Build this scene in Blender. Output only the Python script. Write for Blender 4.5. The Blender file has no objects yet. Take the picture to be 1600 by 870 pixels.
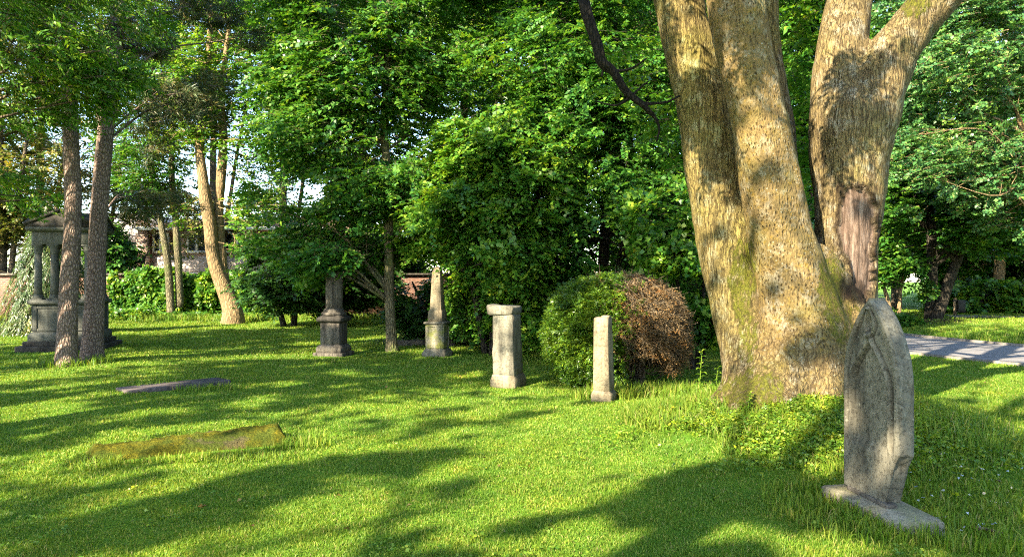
import bpy, math, random
import numpy as np
import openvdb

rng = np.random.default_rng(11)
random.seed(5)
scene = bpy.context.scene
COL = scene.collection

# ------------------------------------------------------------------ camera
FPX, CU, CV, EYE = 1164.0, 800.0, 435.0, 1.6
cam_data = bpy.data.cameras.new("camera")
cam_data.sensor_width = 36.0
cam_data.lens = 36.0 * FPX / 1600.0
cam_data.clip_start = 0.05
cam_data.clip_end = 1000.0
cam = bpy.data.objects.new("camera", cam_data)
COL.objects.link(cam)
cam.location = (0, 0, EYE)
cam.rotation_euler = (math.radians(90), 0, 0)
scene.camera = cam

# ------------------------------------------------------------------ sky, sun, exposure
SUN_EL = math.radians(33)
SX, SY = -0.66, -0.7513                    # horizontal direction towards the sun (behind the camera, to the left)
world = bpy.data.worlds.new("World")
scene.world = world
world.use_nodes = True
wn = world.node_tree.nodes
wn.clear()
w_out = wn.new("ShaderNodeOutputWorld")
w_bg = wn.new("ShaderNodeBackground")
w_sky = wn.new("ShaderNodeTexSky")
w_sky.sky_type = 'NISHITA'
w_sky.sun_disc = False
w_sky.sun_elevation = SUN_EL
w_sky.sun_rotation = math.atan2(SX, SY)
w_sky.dust_density = 0.4
w_sky.air_density = 1.0
w_sky.ozone_density = 1.6
w_bg.inputs["Strength"].default_value = 0.13
world.node_tree.links.new(w_sky.outputs[0], w_bg.inputs[0])
world.node_tree.links.new(w_bg.outputs[0], w_out.inputs[0])

sun_data = bpy.data.lights.new("sun", 'SUN')
sun_data.energy = 5.0
sun_data.angle = math.radians(0.5)
sun_data.color = (1.0, 0.89, 0.66)
sun = bpy.data.objects.new("sun", sun_data)
COL.objects.link(sun)
ce, se = math.cos(SUN_EL), math.sin(SUN_EL)
SUN = np.array([SX * ce, SY * ce, se])     # unit vector towards the sun
from mathutils import Vector
sun.rotation_euler = Vector((-SUN[0], -SUN[1], -SUN[2])).to_track_quat('-Z', 'Y').to_euler()
sun.location = (-20, -20, 30)

scene.view_settings.view_transform = 'Standard'
scene.view_settings.look = 'None'
scene.view_settings.exposure = 2.5
scene.view_settings.gamma = 1.0
scene.cycles.use_denoising = False
scene.cycles.pixel_filter_type = 'BLACKMAN_HARRIS'
scene.cycles.filter_width = 1.1
scene.cycles.max_bounces = 8
scene.cycles.diffuse_bounces = 4
scene.cycles.transmission_bounces = 5
scene.cycles.glossy_bounces = 2
scene.cycles.sample_clamp_indirect = 6.0
scene.cycles.caustics_reflective = False
scene.cycles.caustics_refractive = False

# ------------------------------------------------------------------ helpers
def at(u, v, d):
    """pixel of the 1600 px photograph at depth d metres -> world point"""
    return np.array([(u - CU) / FPX * d, d, EYE - (v - CV) / FPX * d])

def sstep(a, b, x):
    t = np.clip((x - a) / (b - a), 0, 1)
    return t * t * (3 - 2 * t)

PATH_C = np.array([(22, 0.5), (16.3, 7.0), (13.0, 11.2), (11.0, 14.3), (10.05, 16.5), (9.3, 19.0), (8.8, 22.0), (8.7, 26.0), (9.2, 34.0), (11, 46)], float)
PATH_W = 1.8

def path_dist(x, y):
    """signed distance from the path's centre line, positive to its right (far) side"""
    x = np.asarray(x, float); y = np.asarray(y, float)
    best = np.full(x.shape, 1e9); sgn = np.ones(x.shape)
    for a, b in zip(PATH_C[:-1], PATH_C[1:]):
        ab = b - a; L2 = ab @ ab
        t = np.clip(((x - a[0]) * ab[0] + (y - a[1]) * ab[1]) / L2, 0, 1)
        dx = x - (a[0] + t * ab[0]); dy = y - (a[1] + t * ab[1])
        dd = np.hypot(dx, dy)
        s = np.sign(ab[1] * dx - ab[0] * dy)
        m = dd < best
        best = np.where(m, dd, best); sgn = np.where(m, s, sgn)
    return best * sgn

def gz(x, y):
    x = np.asarray(x, float); y = np.asarray(y, float)
    h = 0.43 * np.exp(-(((x - 3.15) / 1.45) ** 2 + ((y - 7.75) / 1.4) ** 2))
    h = h + 0.03 * np.sin(x * 0.55 + 1.3) * np.sin(y * 0.43) + 0.012 * np.sin(x * 1.9 + y * 1.1)
    pd = path_dist(x, y)
    flat = 1 - sstep(0.2, 1.6, np.abs(pd) - PATH_W)
    h = h * (1 - flat)
    h = h + 0.28 * sstep(0.1, 3.0, pd - PATH_W)
    return h

def _hash(ix, iy, iz, seed):
    n = (ix.astype(np.int64) * 374761393 + iy.astype(np.int64) * 668265263 + iz.astype(np.int64) * 2147483647 + seed * 1274126177) & 0xffffffff
    n = ((n ^ (n >> 13)) * 1274126177) & 0xffffffff
    n = (n ^ (n >> 16)) & 0xffff
    return n / 65535.0

def vnoise(p, scale=1.0, seed=0):
    """value noise 0..1 at points p (N,3)"""
    q = np.asarray(p, float) * scale
    i = np.floor(q); f = q - i; f = f * f * (3 - 2 * f)
    r = 0
    for dx in (0, 1):
        wx = f[:, 0] if dx else 1 - f[:, 0]
        for dy in (0, 1):
            wy = f[:, 1] if dy else 1 - f[:, 1]
            for dz in (0, 1):
                wz = f[:, 2] if dz else 1 - f[:, 2]
                r = r + wx * wy * wz * _hash(i[:, 0] + dx, i[:, 1] + dy, i[:, 2] + dz, seed)
    return r

def fnoise(p, scale=1.0, seed=0, oct=3):
    r = 0; a = 0.5; tot = 0
    for o in range(oct):
        r = r + a * vnoise(p, scale * 2 ** o, seed + o * 17); tot += a; a *= 0.5
    return r / tot

def unit(v):
    return v / np.maximum(np.linalg.norm(v, axis=-1, keepdims=True), 1e-9)

def make_mesh(name, verts, faces, smooth=False):
    """faces: list of int arrays (k, n)"""
    verts = np.asarray(verts, np.float32)
    me = bpy.data.meshes.new(name)
    faces = [np.asarray(f, np.int32) for f in faces if len(f)]
    tot = sum(f.size for f in faces); npoly = sum(len(f) for f in faces)
    me.vertices.add(len(verts)); me.vertices.foreach_set("co", verts.ravel())
    me.loops.add(tot); me.loops.foreach_set("vertex_index", np.concatenate([f.ravel() for f in faces]))
    starts = []; s = 0
    for f in faces:
        starts.append(s + np.arange(len(f)) * f.shape[1]); s += f.size
    me.polygons.add(npoly); me.polygons.foreach_set("loop_start", np.concatenate(starts).astype(np.int32))
    if smooth:
        me.polygons.foreach_set("use_smooth", np.ones(npoly, bool))
    me.update(calc_edges=True)
    return me

class Geo:
    """collects vertices and faces for one mesh"""
    def __init__(self):
        self.v = []; self.f = {}; self.n = 0
    def add(self, verts, faces):
        verts = np.asarray(verts, float)
        for f in faces:
            f = np.asarray(f, int)
            if len(f):
                self.f.setdefault(f.shape[1], []).append(f + self.n)
        self.v.append(verts); self.n += len(verts)
        return self
    def obj(self, name, mat, parent=None, smooth=False):
        V = np.concatenate(self.v) if self.v else np.zeros((0, 3))
        F = [np.concatenate(a) for a in self.f.values()]
        return link(name, V, F, mat, parent, smooth)

def link(name, V, F, mat, parent=None, smooth=False, origin=None):
    V = np.asarray(V, float)
    o_w = np.zeros(3)
    p = parent
    while p is not None:
        o_w = o_w + np.array(p.location); p = p.parent
    if parent is None and origin is not None:
        o_w = np.asarray(origin, float)
    me = make_mesh(name, V - o_w, F, smooth)
    if mat is not None:
        me.materials.append(mat)
    o = bpy.data.objects.new(name, me); COL.objects.link(o)
    if parent is not None:
        o.parent = parent
    elif origin is not None:
        o.location = [float(c) for c in origin]
    return o

def thing(name, label, cat, loc, group=None):
    o = bpy.data.objects.new(name, None); COL.objects.link(o)
    o.empty_display_size = 0.2
    o.location = [float(c) for c in loc]
    o["label"] = label; o["category"] = cat
    if group: o["group"] = group
    return o

def tag(o, label=None, cat=None, group=None, kind=None):
    if label: o["label"] = label
    if cat: o["category"] = cat
    if group: o["group"] = group
    if kind: o["kind"] = kind
    return o

def spline(pts, n):
    """Catmull-Rom through rows of pts (position + radius columns)"""
    P = np.asarray(pts, float)
    if len(P) == 2:
        t = np.linspace(0, 1, n)[:, None]
        return P[0] * (1 - t) + P[1] * t
    E = np.vstack([2 * P[0] - P[1], P, 2 * P[-1] - P[-2]])
    k = len(P) - 1
    tt = np.linspace(0, k, n); i = np.minimum(tt.astype(int), k - 1); t = (tt - i)[:, None]
    p0, p1, p2, p3 = E[i], E[i + 1], E[i + 2], E[i + 3]
    return 0.5 * (2 * p1 + (p2 - p0) * t + (2 * p0 - 5 * p1 + 4 * p2 - p3) * t * t + (3 * p1 - p0 - 3 * p2 + p3) * t ** 3)

def tube(geo, pts, sides=8, n=None, lump=0.0, seed=0):
    """pts rows (x, y, z, r)"""
    P = np.asarray(pts, float)
    if n is None: n = max(2, (len(P) - 1) * 5)
    Q = spline(P, n); C = Q[:, :3]; R = np.maximum(Q[:, 3], 0.001)
    T = unit(np.gradient(C, axis=0))
    ref = np.tile(np.array([0.31, 0.95, 0.05]), (n, 1))
    A = unit(np.cross(T, ref)); B = np.cross(T, A)
    a = np.linspace(0, 2 * np.pi, sides, endpoint=False)
    ring = C[:, None] + R[:, None, None] * (A[:, None] * np.cos(a)[None, :, None] + B[:, None] * np.sin(a)[None, :, None])
    V = ring.reshape(-1, 3)
    if lump:
        nn = fnoise(V, 2.2 / max(R.max(), 0.05) * 0.25, seed) - 0.5
        V = V + (V - np.repeat(C, sides, 0)) * (nn * 2 * lump)[:, None]
    i = np.arange(n - 1)[:, None] * sides; j = np.arange(sides)[None]
    j2 = (j + 1) % sides
    F = np.stack([i + j, i + j2, i + sides + j2, i + sides + j], -1).reshape(-1, 4)
    caps = []
    V = np.vstack([V, C[0], C[-1]])
    b = n * sides
    jj = np.arange(sides)
    caps = np.vstack([np.stack([np.full(sides, b), (jj + 1) % sides, jj], 1),
                      np.stack([np.full(sides, b + 1), (n - 1) * sides + jj, (n - 1) * sides + (jj + 1) % sides], 1)])
    geo.add(V, [F, caps])

# ------------------------------------------------------------------ materials
class NT:
    def __init__(self, name):
        self.m = bpy.data.materials.new(name); self.m.use_nodes = True
        self.t = self.m.node_tree; self.t.nodes.clear()
        self.out = self.t.nodes.new("ShaderNodeOutputMaterial")
    def n(self, typ, ins=None, **attr):
        nd = self.t.nodes.new("ShaderNode" + typ)
        for k, v in attr.items(): setattr(nd, k, v)
        for k, v in (ins or {}).items(): self.put(nd.inputs[k], v)
        return nd
    def put(self, sock, v):
        if isinstance(v, bpy.types.NodeSocket): self.t.links.new(v, sock)
        elif isinstance(v, bpy.types.Node): self.t.links.new(v.outputs[0], sock)
        else:
            if isinstance(v, (tuple, list)) and len(v) == 3 and sock.type == 'RGBA': v = (*v, 1)
            sock.default_value = v
    def ramp(self, fac, stops, interp='LINEAR'):
        r = self.n("ValToRGB"); cr = r.color_ramp; cr.interpolation = interp
        while len(cr.elements) > 1: cr.elements.remove(cr.elements[-1])
        first = True
        for pos, c in stops:
            if first: e = cr.elements[0]; e.position = pos; first = False
            else: e = cr.elements.new(pos)
            if not isinstance(c, (tuple, list)): c = (c, c, c)
            e.color = (*c, 1)
        self.put(r.inputs[0], fac)
        return r.outputs[0]
    def mix(self, fac, a, b, mode='MIX'):
        x = self.n("Mix", data_type='RGBA', blend_type=mode)
        self.put(x.inputs[0], fac); self.put(x.inputs[6], a); self.put(x.inputs[7], b)
        return x.outputs[2]
    def math(self, op, a, b=0.0):
        x = self.n("Math", operation=op); self.put(x.inputs[0], a); self.put(x.inputs[1], b)
        return x.outputs[0]
    def coords(self, scale=(1, 1, 1), kind="Object"):
        tc = self.n("TexCoord"); mp = self.n("Mapping", {"Vector": tc.outputs[kind], "Scale": scale})
        return mp.outputs[0]
    def noise(self, vec, scale, detail=4, rough=0.55, dist=0.0):
        return self.n("TexNoise", {"Vector": vec, "Scale": scale, "Detail": detail, "Roughness": rough, "Distortion": dist}).outputs[0]
    def voro(self, vec, scale, feature='F1', out=0):
        return self.n("TexVoronoi", {"Vector": vec, "Scale": scale}, feature=feature).outputs[out]
    def attr(self, name):
        return self.n("Attribute", attribute_name=name).outputs["Fac"]
    def bump(self, h, strength=0.5, dist=0.02):
        return self.n("Bump", {"Height": h, "Strength": strength, "Distance": dist}).outputs[0]
    def finish(self, col, rough=0.8, bump=None, spec=0.3):
        p = self.n("BsdfPrincipled", {"Base Color": col, "Roughness": rough, "Specular IOR Level": spec})
        if bump is not None: self.put(p.inputs["Normal"], bump)
        self.put(self.out.inputs[0], p.outputs[0])
        return self.m

def leaf_mat(name, cols, trans=0.4, tint=(1.25, 1.15, 0.55), big=0.5, spec=0.45, rough=0.4):
    N = NT(name)
    g = N.n("NewGeometry")
    c = N.ramp(g.outputs["Random Per Island"], [(i / (len(cols) - 1), c) for i, c in enumerate(cols)])
    nz = N.noise(N.coords(kind="Object"), big, 3)
    n2 = N.noise(N.coords(kind="Object"), big * 4.5, 3)
    c = N.mix(N.ramp(n2, [(0.36, 0.75), (0.56, 0.0)]), c, N.mix(1.0, c, (0.6, 0.72, 0.95), 'MULTIPLY'))
    c = N.mix(N.ramp(n2, [(0.56, 0.0), (0.72, 0.9)]), c, N.mix(1.0, c, (2.0, 1.4, 0.7), 'MULTIPLY'))
    c = N.mix(N.ramp(nz, [(0.35, 0.0), (0.68, 0.75)]), c, N.mix(1.0, c, (1.45, 1.15, 0.75), 'MULTIPLY'))
    p = N.n("BsdfPrincipled", {"Base Color": c, "Roughness": rough, "Specular IOR Level": spec})
    t = N.n("BsdfTranslucent", {"Color": N.mix(1.0, c, tint, 'MULTIPLY')})
    m = N.n("MixShader", {0: trans, 1: p.outputs[0], 2: t.outputs[0]})
    N.put(N.out.inputs[0], m.outputs[0])
    return N.m

def bark_mat(name, dark, light, sx=16, sz=4, moss=None, bump=0.8):
    N = NT(name)
    v = N.coords((sx, sx, sz))
    warp = N.n("TexNoise", {"Vector": v, "Scale": 0.6, "Detail": 2}).outputs[1]
    vw = N.mix(0.35, v, warp, 'ADD')
    e = N.voro(vw, 1.0, 'DISTANCE_TO_EDGE')
    fine = N.noise(N.coords((40, 40, 12)), 1.0, 5)
    big = N.noise(N.coords(), 1.6, 3)
    h = N.math('ADD', N.ramp(e, [(0.0, 0.0), (0.3, 1.0)]), N.math('MULTIPLY', fine, 0.5))
    c = N.mix(N.ramp(h, [(0.25, 0.0), (0.95, 1.0)]), dark, light)
    c = N.mix(N.ramp(big, [(0.35, 0.0), (0.7, 0.6)]), c, N.mix(1.0, c, (0.62, 0.62, 0.6), 'MULTIPLY'))
    if moss:
        mz = N.noise(N.coords((1, 1, 0.5)), 2.3, 4)
        c = N.mix(N.ramp(mz, [(0.52, 0.0), (0.66, 0.8)]), c, moss)
    return N.finish(c, 0.9, N.bump(h, bump, 0.025), 0.15)

def stone_mat(name, base, dark, stain=0.6, moss=0.0, lichen=0.25, moss_col=(0.12, 0.13, 0.02), scale=1.0, groove_dark=False, blotch=0.7):
    N = NT(name)
    o = N.coords()
    n1 = N.noise(o, 2.6 * scale, 5, 0.6)
    streak = N.noise(N.coords((7, 7, 1.1)), 1.0 * scale, 5, 0.65)
    grain = N.noise(o, 60, 4, 0.7)
    c = N.mix(N.ramp(n1, [(0.3, 0.0), (0.72, 1.0)]), base, tuple(x * 0.72 for x in base))
    c = N.mix(N.ramp(streak, [(0.42, 0.0), (0.68, stain)]), c, dark)
    spots = N.voro(N.mix(0.08, o, N.n("TexNoise", {"Vector": o, "Scale": 9.0}).outputs[1], 'ADD'), 26)
    sm = N.math('MULTIPLY', N.ramp(spots, [(0.16, 1.0), (0.3, 0.0)]), N.ramp(N.noise(o, 5, 3), [(0.5, 0.0), (0.62, 1.0)]))
    c = N.mix(N.math('MULTIPLY', sm, lichen * 1.3), c, (0.32, 0.30, 0.23))
    pits = N.ramp(N.noise(o, 34, 3, 0.7), [(0.36, 1.0), (0.46, 0.0)])
    c = N.mix(N.math('MULTIPLY', N.ramp(N.noise(o, 13, 5, 0.7), [(0.54, 0.0), (0.64, 0.6)]), blotch), c, tuple(x * 0.8 for x in dark))
    c = N.mix(N.math('MULTIPLY', pits, 0.45), c, tuple(x * 0.5 for x in dark))
    c = N.mix(N.ramp(grain, [(0.3, 0.22), (0.6, 0.0)]), c, dark)
    if moss > 0:
        mm = N.math('MULTIPLY', N.ramp(N.noise(o, 4.2, 5, 0.65), [(0.45, 0.0), (0.6, 1.0)]), moss)
        c = N.mix(mm, c, moss_col)
    if groove_dark:
        c = N.mix(N.math('MULTIPLY', N.attr('groove_dark'), N.ramp(N.noise(o, 11, 4), [(0.3, 0.45), (0.6, 0.95)])), c, tuple(x * 0.5 for x in dark))  # darker colour along the carved grooves
    h = N.math('ADD', N.math('MULTIPLY', n1, 0.7), N.math('ADD', N.math('MULTIPLY', grain, 0.25), N.math('MULTIPLY', pits, -0.3)))
    return N.finish(c, 0.9, N.bump(h, 0.55, 0.02), 0.15)
# ------------------------------------------------------------------ ground
GRASS_A, GRASS_B, GRASS_C = (0.080, 0.180, 0.014), (0.134, 0.230, 0.022), (0.225, 0.296, 0.045)

def grass_mat(name, ground=False):
    N = NT(name)
    o = N.coords()
    big = N.noise(o, 0.55, 4, 0.6)
    mid = N.noise(o, 3.2, 4, 0.6)
    if ground:
        c = N.ramp(N.noise(o, 55, 4, 0.7), [(0.3, (0.045, 0.085, 0.010)), (0.5, GRASS_A), (0.75, GRASS_B)])
    else:
        g = N.n("NewGeometry")
        c = N.ramp(g.outputs["Random Per Island"], [(0.0, GRASS_A), (0.55, GRASS_B), (0.86, GRASS_C), (0.95, (0.27, 0.30, 0.06)), (1.0, (0.32, 0.29, 0.12))])
    c = N.mix(N.ramp(big, [(0.35, 0.0), (0.7, 0.55)]), c, N.mix(1.0, c, (1.6, 1.2, 0.8), 'MULTIPLY'))
    c = N.mix(N.ramp(mid, [(0.30, 0.5), (0.5, 0.0)]), c, N.mix(1.0, c, (0.62, 0.85, 0.8), 'MULTIPLY'))
    dry = N.math('MULTIPLY', N.ramp(N.noise(o, 1.5, 5, 0.65), [(0.56, 0.0), (0.72, 1.0)]), 0.5)
    c = N.mix(dry, c, N.mix(1.0, c, (1.7, 1.15, 1.2), 'MULTIPLY'))
    if ground:
        a = N.attr("soil")
        c = N.mix(a, c, N.ramp(N.noise(o, 22, 5, 0.7), [(0.3, (0.025, 0.016, 0.010)), (0.7, (0.085, 0.055, 0.032))]))
        return N.finish(c, 0.95, N.bump(N.noise(o, 70, 4), 0.6, 0.03), 0.1)
    p = N.n("BsdfPrincipled", {"Base Color": c, "Roughness": 0.5, "Specular IOR Level": 0.25})
    t = N.n("BsdfTranslucent", {"Color": N.mix(1.0, c, (1.2, 1.1, 0.5), 'MULTIPLY')})
    m = N.n("MixShader", {0: 0.4, 1: p.outputs[0], 2: t.outputs[0]})
    N.put(N.out.inputs[0], m.outputs[0])
    return N.m

MAT_GROUND = grass_mat("lawn", True)
MAT_GRASS = grass_mat("grass_blades")

def soil_amount(x, y):
    s = 1.0 * np.exp(-(((x - 13.8) / 2.2) ** 2 + ((y - 24.0) / 2.0) ** 2))          # bare earth under the trees past the path
    s = s + 0.9 * np.exp(-(((x - 3.0) / 1.0) ** 2 + ((y - 8.1) / 0.8) ** 2))        # foot of the big tree
    s = s + 0.9 * sstep(16.8, 19.0, y + 0.2 * np.sin(x * 1.7)) * sstep(-4.4, -2.8, x) * (path_dist(x, y) < -2.4)   # bare earth under the shrubs
    s = s + 0.8 * np.exp(-(((x - 2.6) / 2.2) ** 2 + ((y - 14.2) / 1.6) ** 2))
    s = s + 0.8 * sstep(28.6, 29.4, y) * (x < -2)
    return np.clip(s, 0, 1)

gx = np.concatenate([np.linspace(-160, -27, 18), np.linspace(-26, 24, 330), np.linspace(25, 160, 18)])
gy = np.concatenate([np.linspace(-60, -7, 10), np.linspace(-6, 40, 300), np.linspace(41, 260, 26)])
GXX, GYY = np.meshgrid(gx, gy)
GZZ = gz(GXX, GYY)
nxg = len(gx)
ii, jj = np.meshgrid(np.arange(len(gy) - 1), np.arange(nxg - 1), indexing='ij')
q = (ii * nxg + jj).ravel()
lawn = link("lawn", np.stack([GXX.ravel(), GYY.ravel(), GZZ.ravel()], 1), [np.stack([q, q + 1, q + nxg + 1, q + nxg], 1)], MAT_GROUND, smooth=True)
at_s = lawn.data.attributes.new("soil", 'FLOAT', 'POINT')
at_s.data.foreach_set("value", soil_amount(GXX.ravel(), GYY.ravel()).astype(np.float32))
tag(lawn, kind="structure")

# path: an asphalt ribbon with a low edging
def path_ribbon(offs, z):
    Cc = spline(PATH_C, 140)
    T = unit(np.gradient(Cc, axis=0)); Nn = np.stack([T[:, 1], -T[:, 0]], 1)
    rows = []
    for k, o in enumerate(offs):
        P = Cc + Nn * o
        rows.append(np.column_stack([P, np.full(len(P), z[k]) + gz(P[:, 0], P[:, 1]) * 0]))
    V = np.stack(rows, 1).reshape(-1, 3); m = len(offs)
    i = np.arange(len(Cc) - 1)[:, None] * m; j = np.arange(m - 1)[None]
    return V, np.stack([i + j, i + j + 1, i + m + j + 1, i + m + j], -1).reshape(-1, 4)

N = NT("asphalt")
o_ = N.coords()
c_ = N.ramp(N.noise(o_, 90, 4, 0.8), [(0.3, (0.135, 0.128, 0.128)), (0.7, (0.215, 0.20, 0.20))])
c_ = N.mix(N.ramp(N.noise(o_, 0.9, 4), [(0.4, 0.0), (0.7, 0.5)]), c_, (0.115, 0.108, 0.105))
c_ = N.mix(N.ramp(N.noise(o_, 14, 5, 0.7), [(0.62, 0.0), (0.68, 0.8)]), c_, (0.11, 0.085, 0.05))
crk = N.voro(N.mix(0.25, o_, N.n('TexNoise', {'Vector': o_, 'Scale': 1.5, 'Detail': 4}).outputs[1], 'ADD'), 0.45, 'DISTANCE_TO_EDGE')
c_ = N.mix(N.ramp(crk, [(0.0, 0.8), (0.012, 0.0)]), c_, (0.06, 0.055, 0.05))
MAT_PATH = N.finish(c_, 0.85, N.bump(N.noise(o_, 160, 3), 0.3, 0.01), 0.2)
V, Fq = path_ribbon([-1.8, -1.2, -0.4, 0.4, 1.2, 1.8], [0.035, 0.05, 0.058, 0.058, 0.05, 0.035])
tag(link("path", V, [Fq], MAT_PATH, smooth=True), kind="structure")
g = Geo()
V, Fq = path_ribbon([1.8, 1.802, 1.87, 1.872], [-0.05, 0.09, 0.09, -0.05]); g.add(V, [Fq])
V, Fq = path_ribbon([-1.872, -1.87, -1.802, -1.8], [-0.05, 0.06, 0.06, -0.05]); g.add(V, [Fq])
MAT_KERB = stone_mat("kerb_stone", (0.25, 0.22, 0.19), (0.10, 0.085, 0.06))
tag(g.obj("kerb", MAT_KERB), kind="structure")
# pale gravel walk beyond the bank
wl = np.array([(15.0, 25.6), (17.0, 24.8), (20.0, 24.4), (26.0, 24.0)], float); wl = spline(wl, 40)
Tn = unit(np.gradient(wl, axis=0)); Nn = np.stack([Tn[:, 1], -Tn[:, 0]], 1)
a = wl + Nn * 0.6; b = wl - Nn * 0.6
V = np.vstack([np.column_stack([a, gz(a[:, 0], a[:, 1]) + 0.03]), np.column_stack([b, gz(b[:, 0], b[:, 1]) + 0.03])])
i = np.arange(39)
tag(link("gravel_walk", V, [np.stack([i, i + 1, i + 41, i + 40], 1)], MAT_PATH, smooth=True), kind="structure")

# places where no grass grows: (x, y, half length, half width, angle)
NO_GRASS = [(2.475, 5.03, 0.42, 0.17, -1.45), (-2.85, 6.9, 0.68, 0.17, 0.51), (-4.62, 10.78, 0.7, 0.22, 0.83), (1.22, 9.86, 0.2, 0.2, 0), (-0.05, 11.3, 0.28, 0.28, 0.4),
            (-1.53, 15.3, 0.33, 0.33, 0.3), (-3.75, 15.7, 0.5, 0.5, 0.4), (-10.0, 17.0, 0.87, 0.87, 0.22), (2.95, 7.95, 0.75, 0.6, 0), (-8.2, 13.85, 0.25, 0.25, 0),
            (-8.2, 14.6, 0.25, 0.25, 0), (-10.1, 27, 0.5, 0.5, 0), (-2.66, 16.4, 0.18, 0.18, 0)]

def clear_of(x, y):
    ok = np.abs(path_dist(x, y)) > PATH_W + 0.03
    for (cx, cy, hl, hw, an) in NO_GRASS:
        dx, dy = x - cx, y - cy
        p = dx * math.cos(an) + dy * math.sin(an); q = -dx * math.sin(an) + dy * math.cos(an)
        ok &= ~((np.abs(p) < hl) & (np.abs(q) < hw))
    return ok

def blades(x, y, h, w, lean=0.5):
    n = len(x)
    z = gz(x, y) - 0.004
    a = rng.uniform(0, 2 * np.pi, n)
    wd = np.stack([np.cos(a), np.sin(a), np.zeros(n)], 1)
    b = rng.uniform(0, 2 * np.pi, n); ln = np.abs(rng.normal(0, lean, n)) * h
    ld = np.stack([np.cos(b) * ln, np.sin(b) * ln, np.zeros(n)], 1)
    base = np.stack([x, y, z], 1)
    up = np.zeros((n, 3)); up[:, 2] = h
    mid = base + up * 0.58 + ld * 0.32
    tip = base + up * np.maximum(0.55, 1 - 0.25 * (ln / h)[:, None] ** 2) + ld
    hw = (w / 2)[:, None] * wd
    V = np.stack([base - hw, base + hw, mid + hw * 0.75, mid - hw * 0.75, tip], 1).reshape(-1, 3)
    k = np.arange(n) * 5
    return V, np.stack([k, k + 1, k + 2, k + 3], 1), np.stack([k + 3, k + 2, k + 4], 1)

def sample_lawn(n, d0, d1, power):
    u = rng.uniform(0, 1, n)
    p = 1 - power
    d = (d0 ** p + u * (d1 ** p - d0 ** p)) ** (1 / p)
    x = rng.uniform(-1, 1, n) * (0.84 * d + 1.8)
    return x, d

G = Geo()
x, y = sample_lawn(1100000, 3.2, 31, 1.05)
ok = clear_of(x, y) & (rng.uniform(0, 1, len(x)) > 0.9 * soil_amount(x, y))
x, y = x[ok], y[ok]
p3 = np.stack([x, y, 0 * x], 1)
tuft = 0.6 * fnoise(p3, 2.3, 5) + 0.4 * fnoise(p3, 7.5, 6)
d = y
h = (0.017 + 0.0015 * d) * (0.25 + 1.5 * tuft) * rng.uniform(0.6, 1.35, len(x))
w = (0.0022 + 0.00085 * d) * rng.uniform(0.7, 1.3, len(x))
V, Fa, Fb = blades(x, y, h, w, 0.75)
G.add(V, [Fa, Fb])
# longer unmown grass round the mound, the stones and the far wall
def tall(cx, cy, rx, ry, n, h0, h1, lean=0.5):
    r = np.sqrt(rng.uniform(0, 1, n)); a = rng.uniform(0, 2 * np.pi, n)
    x = cx + rx * r * np.cos(a); y = cy + ry * r * np.sin(a)
    ok = clear_of(x, y); x, y = x[ok], y[ok]
    h = rng.uniform(h0, h1, len(x)); w = 0.004 + 0.0009 * y * rng.uniform(0.7, 1.2, len(x))
    V, Fa, Fb = blades(x, y, h, w, lean)
    G.add(V, [Fa, Fb])
tall(3.1, 6.5, 1.3, 0.7, 6500, 0.04, 0.12, 0.7)
tall(2.9, 6.95, 1.1, 0.5, 5200, 0.07, 0.19, 0.6)
tall(2.75, 4.55, 0.35, 0.3, 700, 0.05, 0.14)
tall(4.05, 6.9, 0.7, 0.8, 2600, 0.06, 0.24, 0.5)
tall(4.5, 8.4, 0.7, 0.8, 900, 0.06, 0.18)
tall(1.75, 8.0, 0.55, 0.8, 3200, 0.06, 0.20)
tall(2.0, 10.2, 1.0, 0.5, 2500, 0.08, 0.22)
tall(1.3, 10.1, 0.5, 0.35, 900, 0.06, 0.17)
tall(3.0, 5.6, 0.75, 0.9, 4200, 0.03, 0.10, 0.7)
tall(2.1, 5.0, 0.35, 0.7, 1100, 0.04, 0.12)
tall(-2.9, 6.62, 1.0, 0.22, 1700, 0.03, 0.085)
tall(-2.05, 7.25, 0.35, 0.3, 700, 0.04, 0.12)
tall(-2.9, 7.1, 0.9, 0.3, 1200, 0.03, 0.08)
tall(-3.55, 6.45, 0.25, 0.25, 400, 0.04, 0.10)
tall(2.35, 4.75, 0.25, 0.35, 900, 0.05, 0.14)
tall(-4.62, 10.6, 0.8, 0.3, 700, 0.06, 0.13)
tall(-8.2, 13.9, 0.7, 0.6, 900, 0.08, 0.22)
tall(-11, 28.2, 9.5, 0.6, 6000, 0.1, 0.35)
tall(11.6, 18.6, 1.2, 1.4, 1500, 0.06, 0.18)
tag(G.obj("grass", MAT_GRASS), kind="stuff")
# ------------------------------------------------------------------ foliage
def perp(D, N0):
    """unit vectors perpendicular to D, nearest to N0"""
    N1 = N0 - D * np.sum(D * N0, -1, keepdims=True)
    return unit(N1)

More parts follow.
